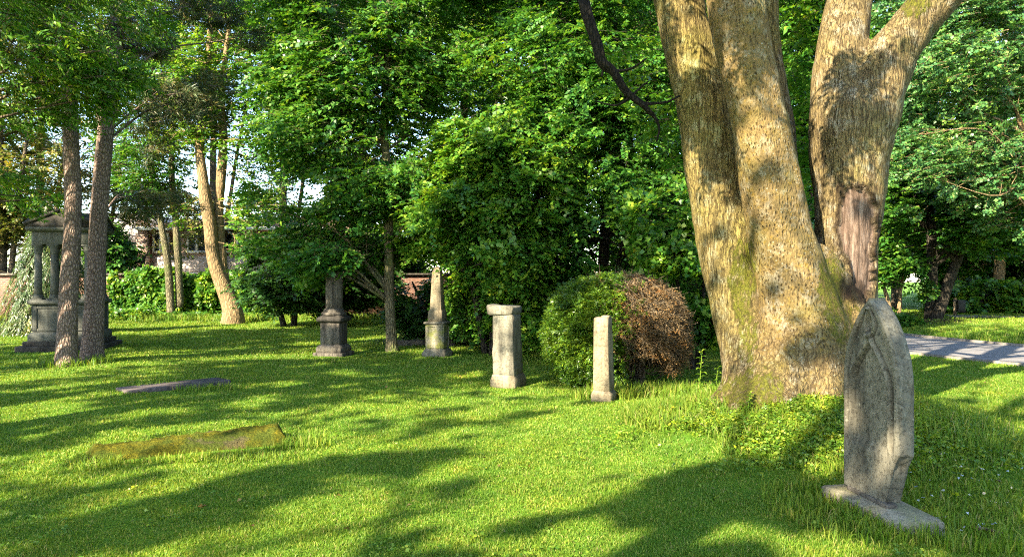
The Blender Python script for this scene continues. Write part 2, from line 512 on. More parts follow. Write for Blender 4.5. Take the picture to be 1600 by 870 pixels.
def sprays(C, D, Nn, L, n, ll, lw, kind='flat', droop=0.12, jit=0.3, fold=0.12, angle=52):
    """leaf cards along M twigs: returns vertices and quads; C twig middles, D directions, Nn normals, L twig length"""
    M = len(C)
    L = np.broadcast_to(np.asarray(L, float), (M,))
    S = np.cross(D, Nn)
    if kind == 'pinnate':
        k = n // 2
        t = np.concatenate([np.repeat(np.linspace(0.12, 0.92, k), 2), [1.0]]); side = np.concatenate([np.tile([1.0, -1.0], k), [0.0]])
    else:
        t = np.linspace(0.04, 1.0, n); side = np.where(np.arange(n) % 2 == 0, 1.0, -1.0); side[-1] = 0.0
    n = len(t)
    t = t[None] + (rng.normal(0, 0.02, (M, n)) if kind != 'pinnate' else 0)
    pos = C[:, None] + D[:, None] * ((t - 0.5) * L[:, None])[..., None]
    pos = pos - np.array([0, 0, 1.0]) * (droop * L[:, None] * t ** 2)[..., None]
    al = math.radians(angle)
    ax = D[:, None] * np.where(side == 0, 1.0, math.cos(al))[None, :, None] + S[:, None] * (side * math.sin(al))[None, :, None]
    ax = ax + rng.normal(0, jit * 0.6, (M, n, 3)); ax[..., 2] -= droop * 1.2
    ax = unit(ax)
    nr = perp(ax, Nn[:, None] + rng.normal(0, jit, (M, n, 3)))
    lat = np.cross(ax, nr)
    sc = rng.uniform(0.65, 1.25, (M, n))[..., None]
    if kind == 'flat':
        sc = sc * (0.75 + 0.35 * np.sin(np.clip(t, 0, 1) * np.pi))[..., None]
    ll_ = ll * sc; lw_ = lw * 0.5 * sc
    tip = pos + ax * ll_
    mid = pos + ax * ll_ * 0.45
    f = nr * ll_ * fold
    V = np.stack([pos, mid + lat * lw_ + f, tip - f * 0.6, mid - lat * lw_ + f], 2).reshape(-1, 3)
    k = np.arange(M * n) * 4
    return V, np.stack([k, k + 3, k + 2, k + 1], 1)

def twig_strips(C, D, L, w, back=0.75):
    M = len(C); L = np.broadcast_to(np.asarray(L, float), (M,))[:, None]
    a = C - D * L * back; b = C + D * L * 0.45 - np.array([0, 0, 0.05]) * L
    s = unit(np.cross(D, rng.normal(0, 1, (M, 3)))) * w * 0.5
    V = np.stack([a - s, a + s, b + s * 0.4, b - s * 0.4], 1).reshape(-1, 3)
    k = np.arange(M) * 4
    return V, np.stack([k, k + 1, k + 2, k + 3], 1)

def blob_px(u, v, d, ru, rv, ry):
    return np.array([*at(u, v, d), ru / FPX * d, ry, rv / FPX * d])

def crown_points(blobs, n, inner=0.35, gap=0.42, gscale=0.8, seed=3, zmin=0.15):
    """sample points in ellipsoids (cx, cy, cz, rx, ry, rz), leaving noise gaps"""
    B = np.asarray(blobs, float)
    vol = (B[:, 3] * B[:, 4] * B[:, 5]) ** 0.75
    m = int(n * 2.6)
    k = rng.choice(len(B), m, p=vol / vol.sum())
    dr = unit(rng.normal(0, 1, (m, 3)))
    r = (inner ** 3 + rng.uniform(0, 1, m) * (1 - inner ** 3)) ** (1 / 3)
    edge = 1 + 0.5 * (vnoise(dr * 2.2 + k[:, None] * 7.7, 1.6, seed) - 0.5)
    P = B[k, :3] + dr * B[k, 3:6] * (r * edge)[:, None]
    ok = fnoise(P, gscale, seed + 9, 2) > gap
    ok &= P[:, 2] > gz(P[:, 0], P[:, 1]) + zmin
    P = P[ok][:n]
    return P

def crown(name, parent, mat, P, axis_xy, L=0.6, n=16, ll=0.09, lw=0.055, kind='flat', droop=0.14, tilt=0.35, jit=0.32, lift=0.0, keep=None, fold=0.12, angle=52, up=1.0, w=0.008):
    """leaf mesh on spray points P around a trunk axis; returns the object plus twig data"""
    P = np.asarray(P, float)
    M = len(P)
    out = np.zeros((M, 3)); out[:, :2] = P[:, :2] - np.asarray(axis_xy, float)
    D = unit(out) + rng.normal(0, 0.55, (M, 3)) * np.array([1, 1, 0.45]); D[:, 2] += lift - 0.12
    D = unit(D)
    N0 = rng.normal(0, tilt, (M, 3)); N0[:, 2] += up
    Nn = perp(D, N0)
    Ls = L * rng.uniform(0.7, 1.3, M)
    V, Fq = sprays(P, D, Nn, Ls, n, ll, lw, kind, droop, jit, fold, angle)
    if keep is not None:
        c = V.reshape(-1, 4, 3).mean(1); ok = keep(c)
        V = V.reshape(-1, 4, 3)[ok].reshape(-1, 3); k = np.arange(ok.sum()) * 4
        Fq = np.stack([k, k + 3, k + 2, k + 1], 1)
    o = link(name, V, [Fq], mat, parent)
    return o, twig_strips(P, D, Ls, w)

def limbs(geo, trunk, targets, r0=0.35, seed=0, hmin=0.3, sub=3, subP=None, wob=0.12):
    """curved branches from points on the trunk (rows x, y, z, r) to targets, with smaller side branches"""
    lr = np.random.default_rng(seed)
    T = spline(trunk, 60)
    for tg in targets:
        tg = np.asarray(tg, float)
        zt = T[:, 2]
        hor = np.hypot(T[:, 0] - tg[0], T[:, 1] - tg[1])
        cost = np.abs((tg[2] - zt) - 0.65 * hor) + 0.2 * hor
        cost[: int(60 * hmin)] += 100
        i = int(np.argmin(cost)); p0 = T[i, :3]; rr = T[i, 3] * r0
        dv = tg - p0; ln = np.linalg.norm(dv)
        c1 = p0 + dv * 0.35 + np.array([0, 0, 0.10 * ln]) + lr.normal(0, wob * 0.5, 3) * ln * 0.5
        c2 = p0 + dv * 0.7 + np.array([0, 0, 0.06 * ln]) + lr.normal(0, wob * 0.5, 3) * ln * 0.6
        pts = np.array([[*p0, rr], [*c1, rr * 0.72], [*c2, rr * 0.42], [*tg, max(0.006, rr * 0.12)]])
        tube(geo, pts, 6, 14)
        if sub and subP is not None and len(subP):
            Q = spline(pts, 14)
            for s in range(sub):
                q = Q[lr.integers(4, 13)]
                dd = np.linalg.norm(subP - q[:3], axis=1)
                near = np.where((dd < 0.45 * ln + 0.4) & (dd > 0.25))[0]
                if len(near) == 0: continue
                e = subP[lr.choice(near)]
                m = (q[:3] + e) / 2 + lr.normal(0, 0.08, 3) * np.linalg.norm(e - q[:3])
                tube(geo, np.array([[*q[:3], q[3] * 0.55], [*m, q[3] * 0.35], [*e, 0.005]]), 4, 7)

def trunk_tube(pts, sides=14, lump=0.10, seed=0, n=None):
    g = Geo(); tube(g, pts, sides, n or max(10, len(pts) * 8), lump, seed); return g

def tree(name, label, cat, trunks, blobs, nsp, leafmat, barkmat, group=None, L=0.6, n=16, ll=0.09, lw=0.055, kind='flat', gap=0.42, gscale=0.8, nl=10, seed=1, lump=0.08, inner=0.35,
         droop=0.14, tilt=0.35, keep=None, axis=None, hmin=0.3, lr0=0.4, zmin=0.2, crown_name="crown", sub=3, jit=0.32, up=1.0, pkeep=None, tw=0.008, angle=52):
    base = np.asarray(trunks[0][0][:3], float)
    root = thing(name, label, cat, base, group)
    for k, t in enumerate(trunks):
        gt = Geo(); tube(gt, t, 14, max(12, len(t) * 8), lump, seed + k)
        gt.obj("trunk", barkmat, root, smooth=True)
    P = crown_points(blobs, nsp, inner, gap, gscale, seed, zmin)
    if pkeep is not None: P = P[pkeep(P)]
    o, tw_ = crown(crown_name, root, leafmat, P, axis if axis is not None else np.mean([t[-1][:2] for t in trunks], axis=0), L, n, ll, lw, kind, droop, tilt, jit, keep=keep, up=up, w=tw, angle=angle)
    gl = Geo()
    lr = np.random.default_rng(seed)
    if nl and len(P):
        for k in range(nl):
            limbs(gl, trunks[k % len(trunks)], [P[lr.integers(len(P))]], lr0, seed + 100 + k, hmin, sub, P)
    gl.add(tw_[0], [tw_[1]])
    gl.obj("branches", barkmat, root)
    return root

def tr(*rows):
    return np.array(rows, float)

# leaves and barks
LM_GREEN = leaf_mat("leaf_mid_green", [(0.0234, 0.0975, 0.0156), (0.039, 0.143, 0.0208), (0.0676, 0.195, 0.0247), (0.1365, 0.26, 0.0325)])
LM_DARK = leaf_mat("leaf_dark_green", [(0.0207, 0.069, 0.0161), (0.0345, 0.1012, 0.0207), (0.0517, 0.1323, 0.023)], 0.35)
LM_BLUE = leaf_mat("leaf_blue_green", [(0.0286, 0.1105, 0.0338), (0.0494, 0.156, 0.0442), (0.0806, 0.2015, 0.0546), (0.13, 0.2405, 0.065)], 0.3, (1.15, 1.15, 0.6))
LM_BRIGHT = leaf_mat("leaf_bright_green", [(0.0375, 0.1375, 0.015), (0.065, 0.1938, 0.02), (0.1125, 0.2562, 0.0263), (0.2, 0.3125, 0.0375)], 0.42)
BK_LIMB = bark_mat("bark_limb", (0.006, 0.005, 0.004), (0.026, 0.021, 0.015), 30, 8)
LM_OLIVE = leaf_mat("leaf_olive", [(0.054, 0.102, 0.0216), (0.09, 0.138, 0.0264), (0.156, 0.18, 0.042), (0.216, 0.192, 0.06)], 0.35)
LM_NEEDLE = leaf_mat("pine_needles", [(0.024, 0.050, 0.022), (0.042, 0.078, 0.032), (0.070, 0.095, 0.042), (0.11, 0.10, 0.05)], 0.15, spec=0.2)
LM_WEEP = leaf_mat("weeping_conifer_foliage", [(0.040, 0.085, 0.022), (0.070, 0.125, 0.034), (0.12, 0.165, 0.052)], 0.3)
BK_DARK = bark_mat("bark_dark", (0.012, 0.010, 0.008), (0.060, 0.050, 0.036), 18, 5)
BK_BROWN = bark_mat("bark_brown", (0.040, 0.030, 0.020), (0.17, 0.13, 0.085), 18, 5)
BK_PINE = bark_mat("bark_pine", (0.085, 0.055, 0.042), (0.27, 0.195, 0.155), 26, 11, bump=0.8)
BK_PALE = bark_mat("bark_pale", (0.12, 0.09, 0.05), (0.30, 0.20, 0.10), 20, 4)
BK_MOSSY = bark_mat("bark_slender", (0.060, 0.050, 0.030), (0.20, 0.17, 0.10), 22, 6, moss=(0.10, 0.13, 0.03))
# ------------------------------------------------------------------ unseen trees behind and left of the camera, crowns shaped to shade the lawn
COT = ce / se
LAWN_MARKS = [  # u, v, ru, rv, angle, weight (+ shade, - sun)
    (215, 668, 245, 8, -8, 1.6), (90, 752, 130, 20, 0, 1.2), (330, 775, 250, 18, -13, 1.3), (140, 850, 190, 28, -6, 1.2), (0, 800, 70, 40, 0, 0.8), (600, 715, 160, 14, -8, 0.7),
    (720, 820, 190, 50, -8, -0.8), (870, 740, 130, 50, -8, -0.8), (450, 850, 130, 26, -5, -1.0), (560, 800, 150, 24, -14, -0.9), (900, 790, 60, 12, -10, 0.5), (700, 672, 150, 12, -6, 0.5), (880, 640, 120, 12, -6, 0.8),
    (1085, 790, 105, 42, -15, 1.4), (1250, 800, 220, 55, 0, 1.4), (1190, 745, 90, 30, 15, 1.2), (1170, 833, 50, 17, 0, -3.2), (1262, 850, 62, 18, 0, -3.2), (1085, 850, 36, 12, 0, -2),
    (900, 695, 260, 45, -8, -1.0), (1160, 660, 220, 60, 0, -2.8), (1310, 662, 120, 42, 0, -2.4), (1000, 700, 120, 50, 0, -1.2), (1510, 770, 120, 100, 0, 1.4), (1465, 690, 45, 45, 0, 1.3), (1475, 632, 50, 34, 0, -1.8), (1572, 672, 45, 18, 10, -1.6),
    (1500, 592, 110, 14, 0, 1.0), (330, 630, 330, 14, -4, 0.5), (60, 640, 90, 22, 0, -1.0), (450, 690, 130, 18, -8, -0.8), (800, 850, 110, 40, -10, -0.2), (560, 660, 120, 10, -6, -0.7), (950, 655, 120, 12, -5, -0.8)]
OAK_MARKS = [(1058, 70, 60, 60, 0, 1.6), (1100, 160, 46, 42, 30, 1.6), (1125, 200, 20, 30, 0, 1.0), (1068, 130, 16, 24, 0, -1.2), (1060, 25, 25, 14, 0, -1.0), (1120, 235, 12, 40, -10, 1.2), (1098, 310, 16, 12, 0, 1.0), (1160, 30, 26, 60, 0, 1.0), (1195, 90, 20, 70, 0, 0.9),
             (1305, 172, 34, 30, 0, 1.7), (1372, 168, 24, 26, 0, 1.3), (1296, 222, 22, 14, 0, 1.2), (1340, 240, 40, 20, 0, -0.8), (1320, 60, 40, 40, 0, 0.8), (1400, 60, 50, 30, -30, 1.0), (1345, 298, 34, 16, 0, 0.9), (1385, 120, 26, 20, 0, -0.9), (1415, 30, 18, 18, 0, -1),
             (1220, 300, 30, 16, 0, 0.6), (1190, 370, 40, 20, 0, 0.5), (1290, 590, 40, 30, 0, 1.0)]

def marks(u, v, lst):
    s = np.zeros(len(u))
    for (cu, cv, ru, rv, an, w) in lst:
        a = math.radians(an); du, dv = u - cu, v - cv
        p = (du * math.cos(a) + dv * math.sin(a)) / ru; q_ = (-du * math.sin(a) + dv * math.cos(a)) / rv
        s = s + w * np.exp(-(p * p + q_ * q_) ** 1.5 * 0.8)
    return s

def shade_keep(P):
    """which leaf positions stay, by where their shadow falls: the gaps in these crowns light the lawn, the big trunk and the stones"""
    P = np.asarray(P, float)
    hdir = np.array([-SX, -SY])                        # the way shadows run
    G = P[:, :2] + hdir * (P[:, 2] * COT)[:, None]
    # streaky dapple in ground coordinates, stretched along the shadows
    al = G @ hdir; ac = G @ np.array([-hdir[1], hdir[0]])
    q = np.stack([al * 1.0, ac * 1.7, 0 * al], 1)
    q2 = np.stack([al * 1.6, ac * 4.6, 0 * al], 1)
    nz = (fnoise(q, 1.0, 77, 2) * 2 - 1) * 1.25 + (fnoise(q, 2.7, 79, 2) * 2 - 1) * 0.9 + (fnoise(q2, 1.0, 81, 2) * 2 - 1) * 1.5
    d = np.maximum(G[:, 1], 3.0); u = CU + G[:, 0] / d * FPX; v = CV + EYE / d * FPX
    band = np.where(v < 497, -0.1, np.where((v < 514) & (u < 480), -1.4, np.where(v < 630, 0.72, np.where(v < 720, np.where(u < 900, -0.14, -0.36), -0.24))))
    band = band + np.where((u > 480) & (v < 520), 0.25, 0)
    band = np.where((u > 1400) & (v < 575), -0.12, band)
    brk = 0.25 + 1.5 * fnoise(np.stack([al * 1.3, ac * 2.2, 0 * al], 1), 1.0, 83, 2)
    f = nz + band + (marks(u, v, [m_ for m_ in LAWN_MARKS if m_[5] > 0]) * brk + marks(u, v, [m_ for m_ in LAWN_MARKS if m_[5] < 0])) * (G[:, 1] > 3.4)
    # upright things stop the shadow earlier: the headstone, the big trunk, the bush
    def at_plane(y0):
        t_ = (y0 - P[:, 1]) / hdir[1]
        x = P[:, 0] + hdir[0] * t_; z = P[:, 2] - t_ / COT
        return x, z, t_ > 0
    # crowns of the trees in view: broken light on their near sides
    x, z, ok = at_plane(15.0)
    m = ok & (z > 1.7) & (z < 12) & (x > -7)
    nt = (fnoise(np.stack([x, z, 0 * x], 1), 0.9, 91, 3) * 2 - 1) * 2.0
    f = np.where(m, nt - 0.05 - 0.45 * ((x > -4.5) & (x < -0.2)) + 0.42 * (x > -0.1) * (z < 7), f)
    x, z, ok = at_plane(30.0)
    m = ok & (z > 0) & (z < 3) & (x > -19) & (x < -7)
    f = np.where(m, nz * 0.4 - 1.0, f)
    x, z, ok = at_plane(12.6)
    m = ok & (z > 1.7) & (z < 9) & (x > -11) & (x < -4.5)
    f = np.where(m, nt - 0.55, f)
    x, z, ok = at_plane(14.0)
    m = ok & (z > 0) & (z < 4.5) & (x > -9.2) & (x < -7.2)
    f = np.where(m, (fnoise(np.stack([x, z, 0 * x], 1), 1.6, 99, 2) * 2 - 1) * 2 - 0.2, f)
    for (y0, x0, x1, z1, bias) in [(15.3, -1.95, -1.1, 1.9, -0.9), (11.3, -0.4, 0.35, 1.3, -0.45), (9.86, 1.0, 1.45, 1.2, -0.9), (15.7, -4.3, -3.2, 2.2, 0.15), (16.4, -2.9, -2.4, 3, -0.1)]:
        x, z, ok = at_plane(y0)
        m = ok & (x > x0) & (x < x1) & (z > 0) & (z < z1)
        f = np.where(m, (fnoise(np.stack([x, z, 0 * x], 1), 2.6, 93, 2) * 2 - 1) * 1.6 + bias, f)
    x, z, ok = at_plane(11.3)
    m = ok & (x > 0.4) & (x < 2.9) & (z > 0) & (z < 1.75)
    f = np.where(m, (fnoise(np.stack([x, z, 0 * x], 1), 1.8, 95, 2) * 2 - 1) * 1.6 - 0.15, f)
    x, z, ok = at_plane(7.75)
    m = ok & (x > 1.3) & (x < 5.2) & (z > 0.3) & (z < 5.2)
    uo = CU + x / 7.75 * FPX; vo = CV - (z - EYE) / 7.75 * FPX
    f = np.where(m, -0.62 + 0.9 * (fnoise(np.stack([x, z, 0 * x], 1), 3.2, 97, 3) * 2 - 1) + 1.25 * marks(uo, vo, OAK_MARKS), f)
    x, z, ok = at_plane(5.15)
    m = ok & (x > 2.1) & (x < 2.85) & (z > 0.1) & (z < 1.6)
    f = np.where(m, 0.12 + 1.6 * (fnoise(np.stack([x, z, 0 * x], 1), 3.6, 101, 2) * 2 - 1), f)
    vis = (G[:, 1] > -2) & (G[:, 1] < 40)
    return np.where(vis, (f > rng.uniform(-0.34, 0.34, len(f))) & (rng.uniform(0, 1, len(f)) < 0.93), rng.uniform(0, 1, len(f)) < 0.5)

def out_of_frame(P):
    y = np.maximum(P[:, 1], 0)
    return (P[:, 1] < 0.2) | (P[:, 2] > EYE + 0.374 * y + 0.55) | (P[:, 0] < -0.70 * y - 0.7)

# ------------------------------------------------------------------ the big many-stemmed tree
def px_row(u, v, d, r_px):
    p = at(u, v, d)
    return [*p, r_px / FPX * d]

S_LEFT = [px_row(1222, 655, 8.05, 88), px_row(1203, 560, 8.1, 74), px_row(1181, 490, 8.28, 66), px_row(1151, 400, 8.42, 56), px_row(1127, 300, 8.5, 49), px_row(1107, 200, 8.52, 43),
          px_row(1084, 100, 8.54, 40), px_row(1060, 0, 8.55, 38), px_row(1028, -130, 8.65, 36), px_row(985, -300, 8.9, 31), px_row(930, -480, 9.3, 24), px_row(880, -640, 9.8, 14)]
S_MID = [px_row(1255, 655, 7.9, 100), px_row(1252, 570, 7.88, 84), px_row(1245, 480, 7.86, 63), px_row(1226, 400, 7.84, 50), px_row(1205, 300, 7.82, 46.5), px_row(1188, 200, 7.8, 42),
         px_row(1167, 100, 7.8, 41), px_row(1150, 0, 7.82, 44), px_row(1135, -130, 7.85, 42), px_row(1125, -300, 7.9, 34), px_row(1130, -480, 8.0, 25), px_row(1110, -660, 8.1, 15)]
S_THIN = [px_row(1245, 500, 8.5, 26), px_row(1232, 300, 8.65, 20), px_row(1216, 150, 8.75, 17), px_row(1203, 50, 8.8, 17), px_row(1196, -60, 8.9, 17), px_row(1190, -300, 9.1, 13), px_row(1200, -500, 9.2, 8)]
S_RIGHT = [px_row(1300, 640, 8.1, 70), px_row(1316, 560, 8.15, 54), px_row(1325, 490, 8.2, 42), px_row(1325, 430, 8.22, 43), px_row(1324, 370, 8.23, 47), px_row(1329, 300, 8.24, 52), px_row(1329, 240, 8.25, 57), px_row(1331, 185, 8.25, 62)]
S_FORK_L = [px_row(1322, 220, 8.25, 50), px_row(1311, 130, 8.3, 42), px_row(1316, 60, 8.35, 37), px_row(1327, 0, 8.4, 34), px_row(1345, -130, 8.5, 33), px_row(1350, -300, 8.7, 27), px_row(1380, -480, 8.9, 17)]
S_FORK_R = [px_row(1340, 215, 8.2, 50), px_row(1368, 140, 8.15, 44), px_row(1395, 85, 8.1, 38), px_row(1424, 42, 8.05, 34), px_row(1460, 0, 8.0, 33), px_row(1540, -90, 7.9, 31), px_row(1650, -220, 7.8, 25), px_row(1760, -400, 7.8, 17)]
ROOTS = []
bc = at(1250, 600, 8.0)
for (u, v, d, r) in [(1128, 632, 7.8, 44), (1165, 655, 7.42, 46), (1215, 672, 7.2, 40), (1300, 668, 7.25, 46), (1370, 645, 7.8, 44), (1330, 600, 8.8, 44), (1190, 600, 8.9, 40)]:
    e = at(u, v, d); e[2] = gz(e[0], e[1]) - 0.02
    p0 = bc + (e - bc) * 0.35; p0[2] = gz(*e[:2]) + 0.55
    ROOTS.append([[*p0, 0.26], [*(p0 * 0.45 + e * 0.55 - np.array([0, 0, 0.08])), 0.20], [*(e + (e - bc) * 0.04 * np.array([1, 1, 0])), r / FPX * d * 0.42]])
RIDGE = [[px_row(1275, 400, 7.95, 22), px_row(1296, 455, 8.0, 34), px_row(1312, 505, 8.02, 42), px_row(1325, 560, 8.0, 44)]]       # mossy saddle between stems

X0, Y0, Z0, H = 0.6, 6.4, -0.15, 0.03
NXv, NYv, NZv = int(6.8 / H), int(4.4 / H), int(9.0 / H)
sdf = np.full((NXv, NYv, NZv), 0.5, np.float32)
gxv = X0 + np.arange(NXv) * H; gyv = Y0 + np.arange(NYv) * H; gzv = Z0 + np.arange(NZv) * H

def sdf_seg(a, b, ra, rb, k):
    mg = max(ra, rb) + 0.42
    lo = np.minimum(a, b) - mg; hi = np.maximum(a, b) + mg
    i0 = max(0, int((lo[0] - X0) / H)); i1 = min(NXv, int((hi[0] - X0) / H) + 1)
    j0 = max(0, int((lo[1] - Y0) / H)); j1 = min(NYv, int((hi[1] - Y0) / H) + 1)
    k0 = max(0, int((lo[2] - Z0) / H)); k1 = min(NZv, int((hi[2] - Z0) / H) + 1)
    if i0 >= i1 or j0 >= j1 or k0 >= k1: return
    Xg = gxv[i0:i1, None, None]; Yg = gyv[None, j0:j1, None]; Zg = gzv[None, None, k0:k1]
    ab = b - a; L2 = ab @ ab
    t = np.clip(((Xg - a[0]) * ab[0] + (Yg - a[1]) * ab[1] + (Zg - a[2]) * ab[2]) / L2, 0, 1)
    d = np.sqrt((Xg - a[0] - t * ab[0]) ** 2 + (Yg - a[1] - t * ab[1]) ** 2 + (Zg - a[2] - t * ab[2]) ** 2) - (ra + (rb - ra) * t)
    s = sdf[i0:i1, j0:j1, k0:k1]
    kk = k
    hmix = np.clip(0.5 + 0.5 * (s - d) / kk, 0, 1)
    sdf[i0:i1, j0:j1, k0:k1] = s * (1 - hmix) + d * hmix - kk * hmix * (1 - hmix)

def sdf_chain(rows, n, k):
    """segments of one stem are unioned hard, the stem as a whole joins the rest smoothly"""
    global sdf
    keep_ = sdf; sdf = np.full_like(sdf, 0.5)
    Q = spline(np.array(rows), n)
    for a_, b_ in zip(Q[:-1], Q[1:]):
        sdf_seg(a_[:3], b_[:3], a_[3], b_[3], 0.01)
    d = sdf; sdf = keep_
    kk = k
    hmix = np.clip(0.5 + 0.5 * (sdf - d) / kk, 0, 1)
    sdf = sdf * (1 - hmix) + d * hmix - kk * hmix * (1 - hmix)

zk = (0.008 + 0.14 * (1 - sstep(0.6, 1.35, gzv)))[None, None, :].astype(np.float32)
for rows, n, k in [(S_MID, 40, zk), (S_LEFT, 40, zk * 0.7), (S_RIGHT, 26, zk), (S_FORK_L, 24, zk + 0.06), (S_FORK_R, 26, zk + 0.06), (S_THIN, 16, zk * 0.6)]:
    sdf_chain(rows, n, k)
for r in ROOTS: sdf_chain(r, 8, zk * 0 + 0.2)
for r in RIDGE: sdf_chain(r, 8, zk * 0 + 0.09)
grid = openvdb.FloatGrid(0.5)
grid.copyFromArray(sdf)
pts, quads = grid.convertToQuads(isovalue=0.0)
V = np.asarray(pts, float) * H + np.array([X0, Y0, Z0])
Q = np.asarray(quads, int)
# drop scraps that are not the main body is not needed: one field, one body
def vert_normals(V, Q):
    n = np.cross(V[Q[:, 2]] - V[Q[:, 0]], V[Q[:, 3]] - V[Q[:, 1]])
    N_ = np.zeros_like(V)
    for k in range(4): np.add.at(N_, Q[:, k], n)
    return unit(N_)
def smooth_v(V, Q, it):
    for _ in range(it):
        s = np.zeros_like(V); c = np.zeros(len(V))
        for k in range(4):
            np.add.at(s, Q[:, k], V[Q[:, (k + 1) % 4]] + V[Q[:, (k + 3) % 4]]); np.add.at(c, Q[:, k], 2)
        V = V * 0.5 + 0.5 * s / c[:, None]
    return V
V = smooth_v(V, Q, 2)
Nv = vert_normals(V, Q)
ctr = np.array([3.0, 8.0, 1.5])
if np.mean(np.sum(Nv * (V - ctr) * np.array([1, 1, 0]), 1)) < 0:
    Q = Q[:, ::-1]; Nv = -Nv
lump = (fnoise(V * np.array([1, 1, 0.55]), 3.2, 21, 3) - 0.5) * 0.075 + (fnoise(V * np.array([1, 1, 0.3]), 11, 31, 2) - 0.5) * 0.022
# wide hollows and swellings at the foot
lump += (fnoise(V * np.array([1, 1, 0.25]), 2.6, 41, 2) - 0.5) * 0.16 * (1 - sstep(0.6, 1.7, V[:, 2]))
V = V + Nv * lump[:, None]
# measured in the photograph's own pixels, the marks on the bark: exposed wood, moss, pitted stem
uu = CU + V[:, 0] / V[:, 1] * FPX; vv = CV - (V[:, 2] - EYE) / V[:, 1] * FPX
facing = -(Nv[:, 0] * V[:, 0] + Nv[:, 1] * V[:, 1]) / np.hypot(V[:, 0], V[:, 1])
wz = (fnoise(V, 9, 3) - 0.5) + 0.5 * (fnoise(V, 26, 5) - 0.5)
def ell(cu, cv, ru, rv, soft=0.35):
    r = np.hypot((uu - cu) / ru, (vv - cv) / rv) + wz * 0.7
    return 1 - sstep(1 - soft, 1 + soft * 0.4, r)
front = sstep(-0.2, 0.1, facing)
wound = np.maximum.reduce([ell(1341, 350, 33, 62, 0.1), ell(1348, 410, 20, 58, 0.1), ell(1330, 318, 16, 30, 0.1)]) * front * sstep(1290, 1302, uu)
V = V - Nv * (0.055 * sstep(0.3, 0.8, wound))[:, None]
rim = np.maximum.reduce([ell(1341, 352, 42, 76, 0.15), ell(1348, 415, 29, 72, 0.15)]) * front * (1 - sstep(0.2, 0.6, wound)) * sstep(1284, 1296, uu)
V = V + Nv * (0.022 * rim * (1 - sstep(1362, 1372, uu)) * (0.6 + 0.8 * fnoise(V, 12, 9)))[:, None]
moss = np.maximum.reduce([ell(1160, 440, 26, 75), ell(1168, 520, 20, 60) * 0.8, ell(1180, 615, 55, 45), ell(1300, 455, 26, 60), ell(1296, 418, 20, 18), ell(1318, 505, 30, 40) * 0.8, ell(1428, 8, 30, 22), ell(1130, 610, 20, 30) * 0.7, ell(1150, 400, 20, 40) * 0.5])
moss = moss * sstep(0.30, 0.55, fnoise(V, 14, 77) + 0.25 * moss)
pitted = np.clip(ell(1190, 130, 62, 330, 0.2) + ell(1245, 420, 70, 130, 0.3) * 0.8, 0, 1) * front
# which stem each point belongs to, and their seam, darkened with painted crease shade and dirt
def stem_d(rows):
    Qs = spline(np.array(rows), 60); best = np.full(len(V), 1e9)
    for q_ in Qs: best = np.minimum(best, np.linalg.norm(V - q_[:3], axis=1) - q_[3])
    return best
dL, dM, dR = stem_d(S_LEFT), stem_d(S_MID), stem_d(S_RIGHT)
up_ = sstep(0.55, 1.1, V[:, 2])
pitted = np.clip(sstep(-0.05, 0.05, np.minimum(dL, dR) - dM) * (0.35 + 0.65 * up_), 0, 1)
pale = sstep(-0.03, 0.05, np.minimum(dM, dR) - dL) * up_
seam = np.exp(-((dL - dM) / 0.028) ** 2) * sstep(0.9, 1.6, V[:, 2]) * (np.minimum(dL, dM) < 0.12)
V = V - Nv * (0.035 * seam)[:, None]
N = NT("bark_big_tree")
o_ = N.coords()
a_pit, a_moss, a_wound = N.attr("pitted"), N.attr("moss"), N.attr("wound")
warp = N.n("TexNoise", {"Vector": o_, "Scale": 5.0, "Detail": 4}).outputs[1]
ow = N.mix(0.07, o_, warp, 'ADD')
mp1 = N.n("Mapping", {"Vector": ow, "Scale": (46, 46, 9)}).outputs[0]
mp2 = N.n("Mapping", {"Vector": ow, "Scale": (40, 40, 18)}).outputs[0]
fur = N.voro(mp1, 1.0, 'DISTANCE_TO_EDGE')
def ridged(sc, lo, hi, det=3):
    nz_ = N.noise(N.n("Mapping", {"Vector": ow, "Scale": sc}).outputs[0], 1.0, det, 0.55)
    return N.ramp(N.math('ABSOLUTE', N.math('SUBTRACT', nz_, 0.5)), [(lo, 0.0), (hi, 1.0)])
r1 = ridged((26, 26, 2.6), 0.0, 0.075); r2 = ridged((52, 52, 6.5), 0.0, 0.09); r3 = ridged((13, 13, 2.0), 0.0, 0.05)
fm = N.math('ADD', N.math('MULTIPLY', r1, 0.45), N.math('ADD', N.math('MULTIPLY', r2, 0.33), N.math('MULTIPLY', r3, 0.18)))
cell = N.voro(mp2, 1.0, 'F1')
pit = N.ramp(cell, [(0.14, 0.15), (0.38, 1.0)])
net = N.ramp(N.voro(N.mix(0.05, N.n("Mapping", {"Vector": ow, "Scale": (25, 25, 12)}).outputs[0], N.n("TexNoise", {"Vector": o_, "Scale": 30.0, "Detail": 3}).outputs[1], 'ADD'), 1.0, 'DISTANCE_TO_EDGE'), [(0.0, 0.0), (0.10, 0.45), (0.30, 1.0)])
pm = N.math('ADD', N.math('MULTIPLY', N.math('MULTIPLY', pit, N.mix(0.35, (1, 1, 1), net)), 0.62), N.math('MULTIPLY', fm, 0.42))
coarse = N.ramp(N.voro(N.n("Mapping", {"Vector": ow, "Scale": (17, 17, 8)}).outputs[0], 1.0, 'DISTANCE_TO_EDGE'), [(0.0, 0.55), (0.12, 1.0)])
fine = N.noise(N.n("Mapping", {"Vector": o_, "Scale": (70, 70, 26)}).outputs[0], 1.0, 5, 0.7)
h = N.mix(a_pit, fm, pm)
h = N.math('MULTIPLY', h, N.mix(N.attr("foot"), (1, 1, 1), coarse))
h2 = N.math('ADD', h, N.math('MULTIPLY', fine, 0.35))
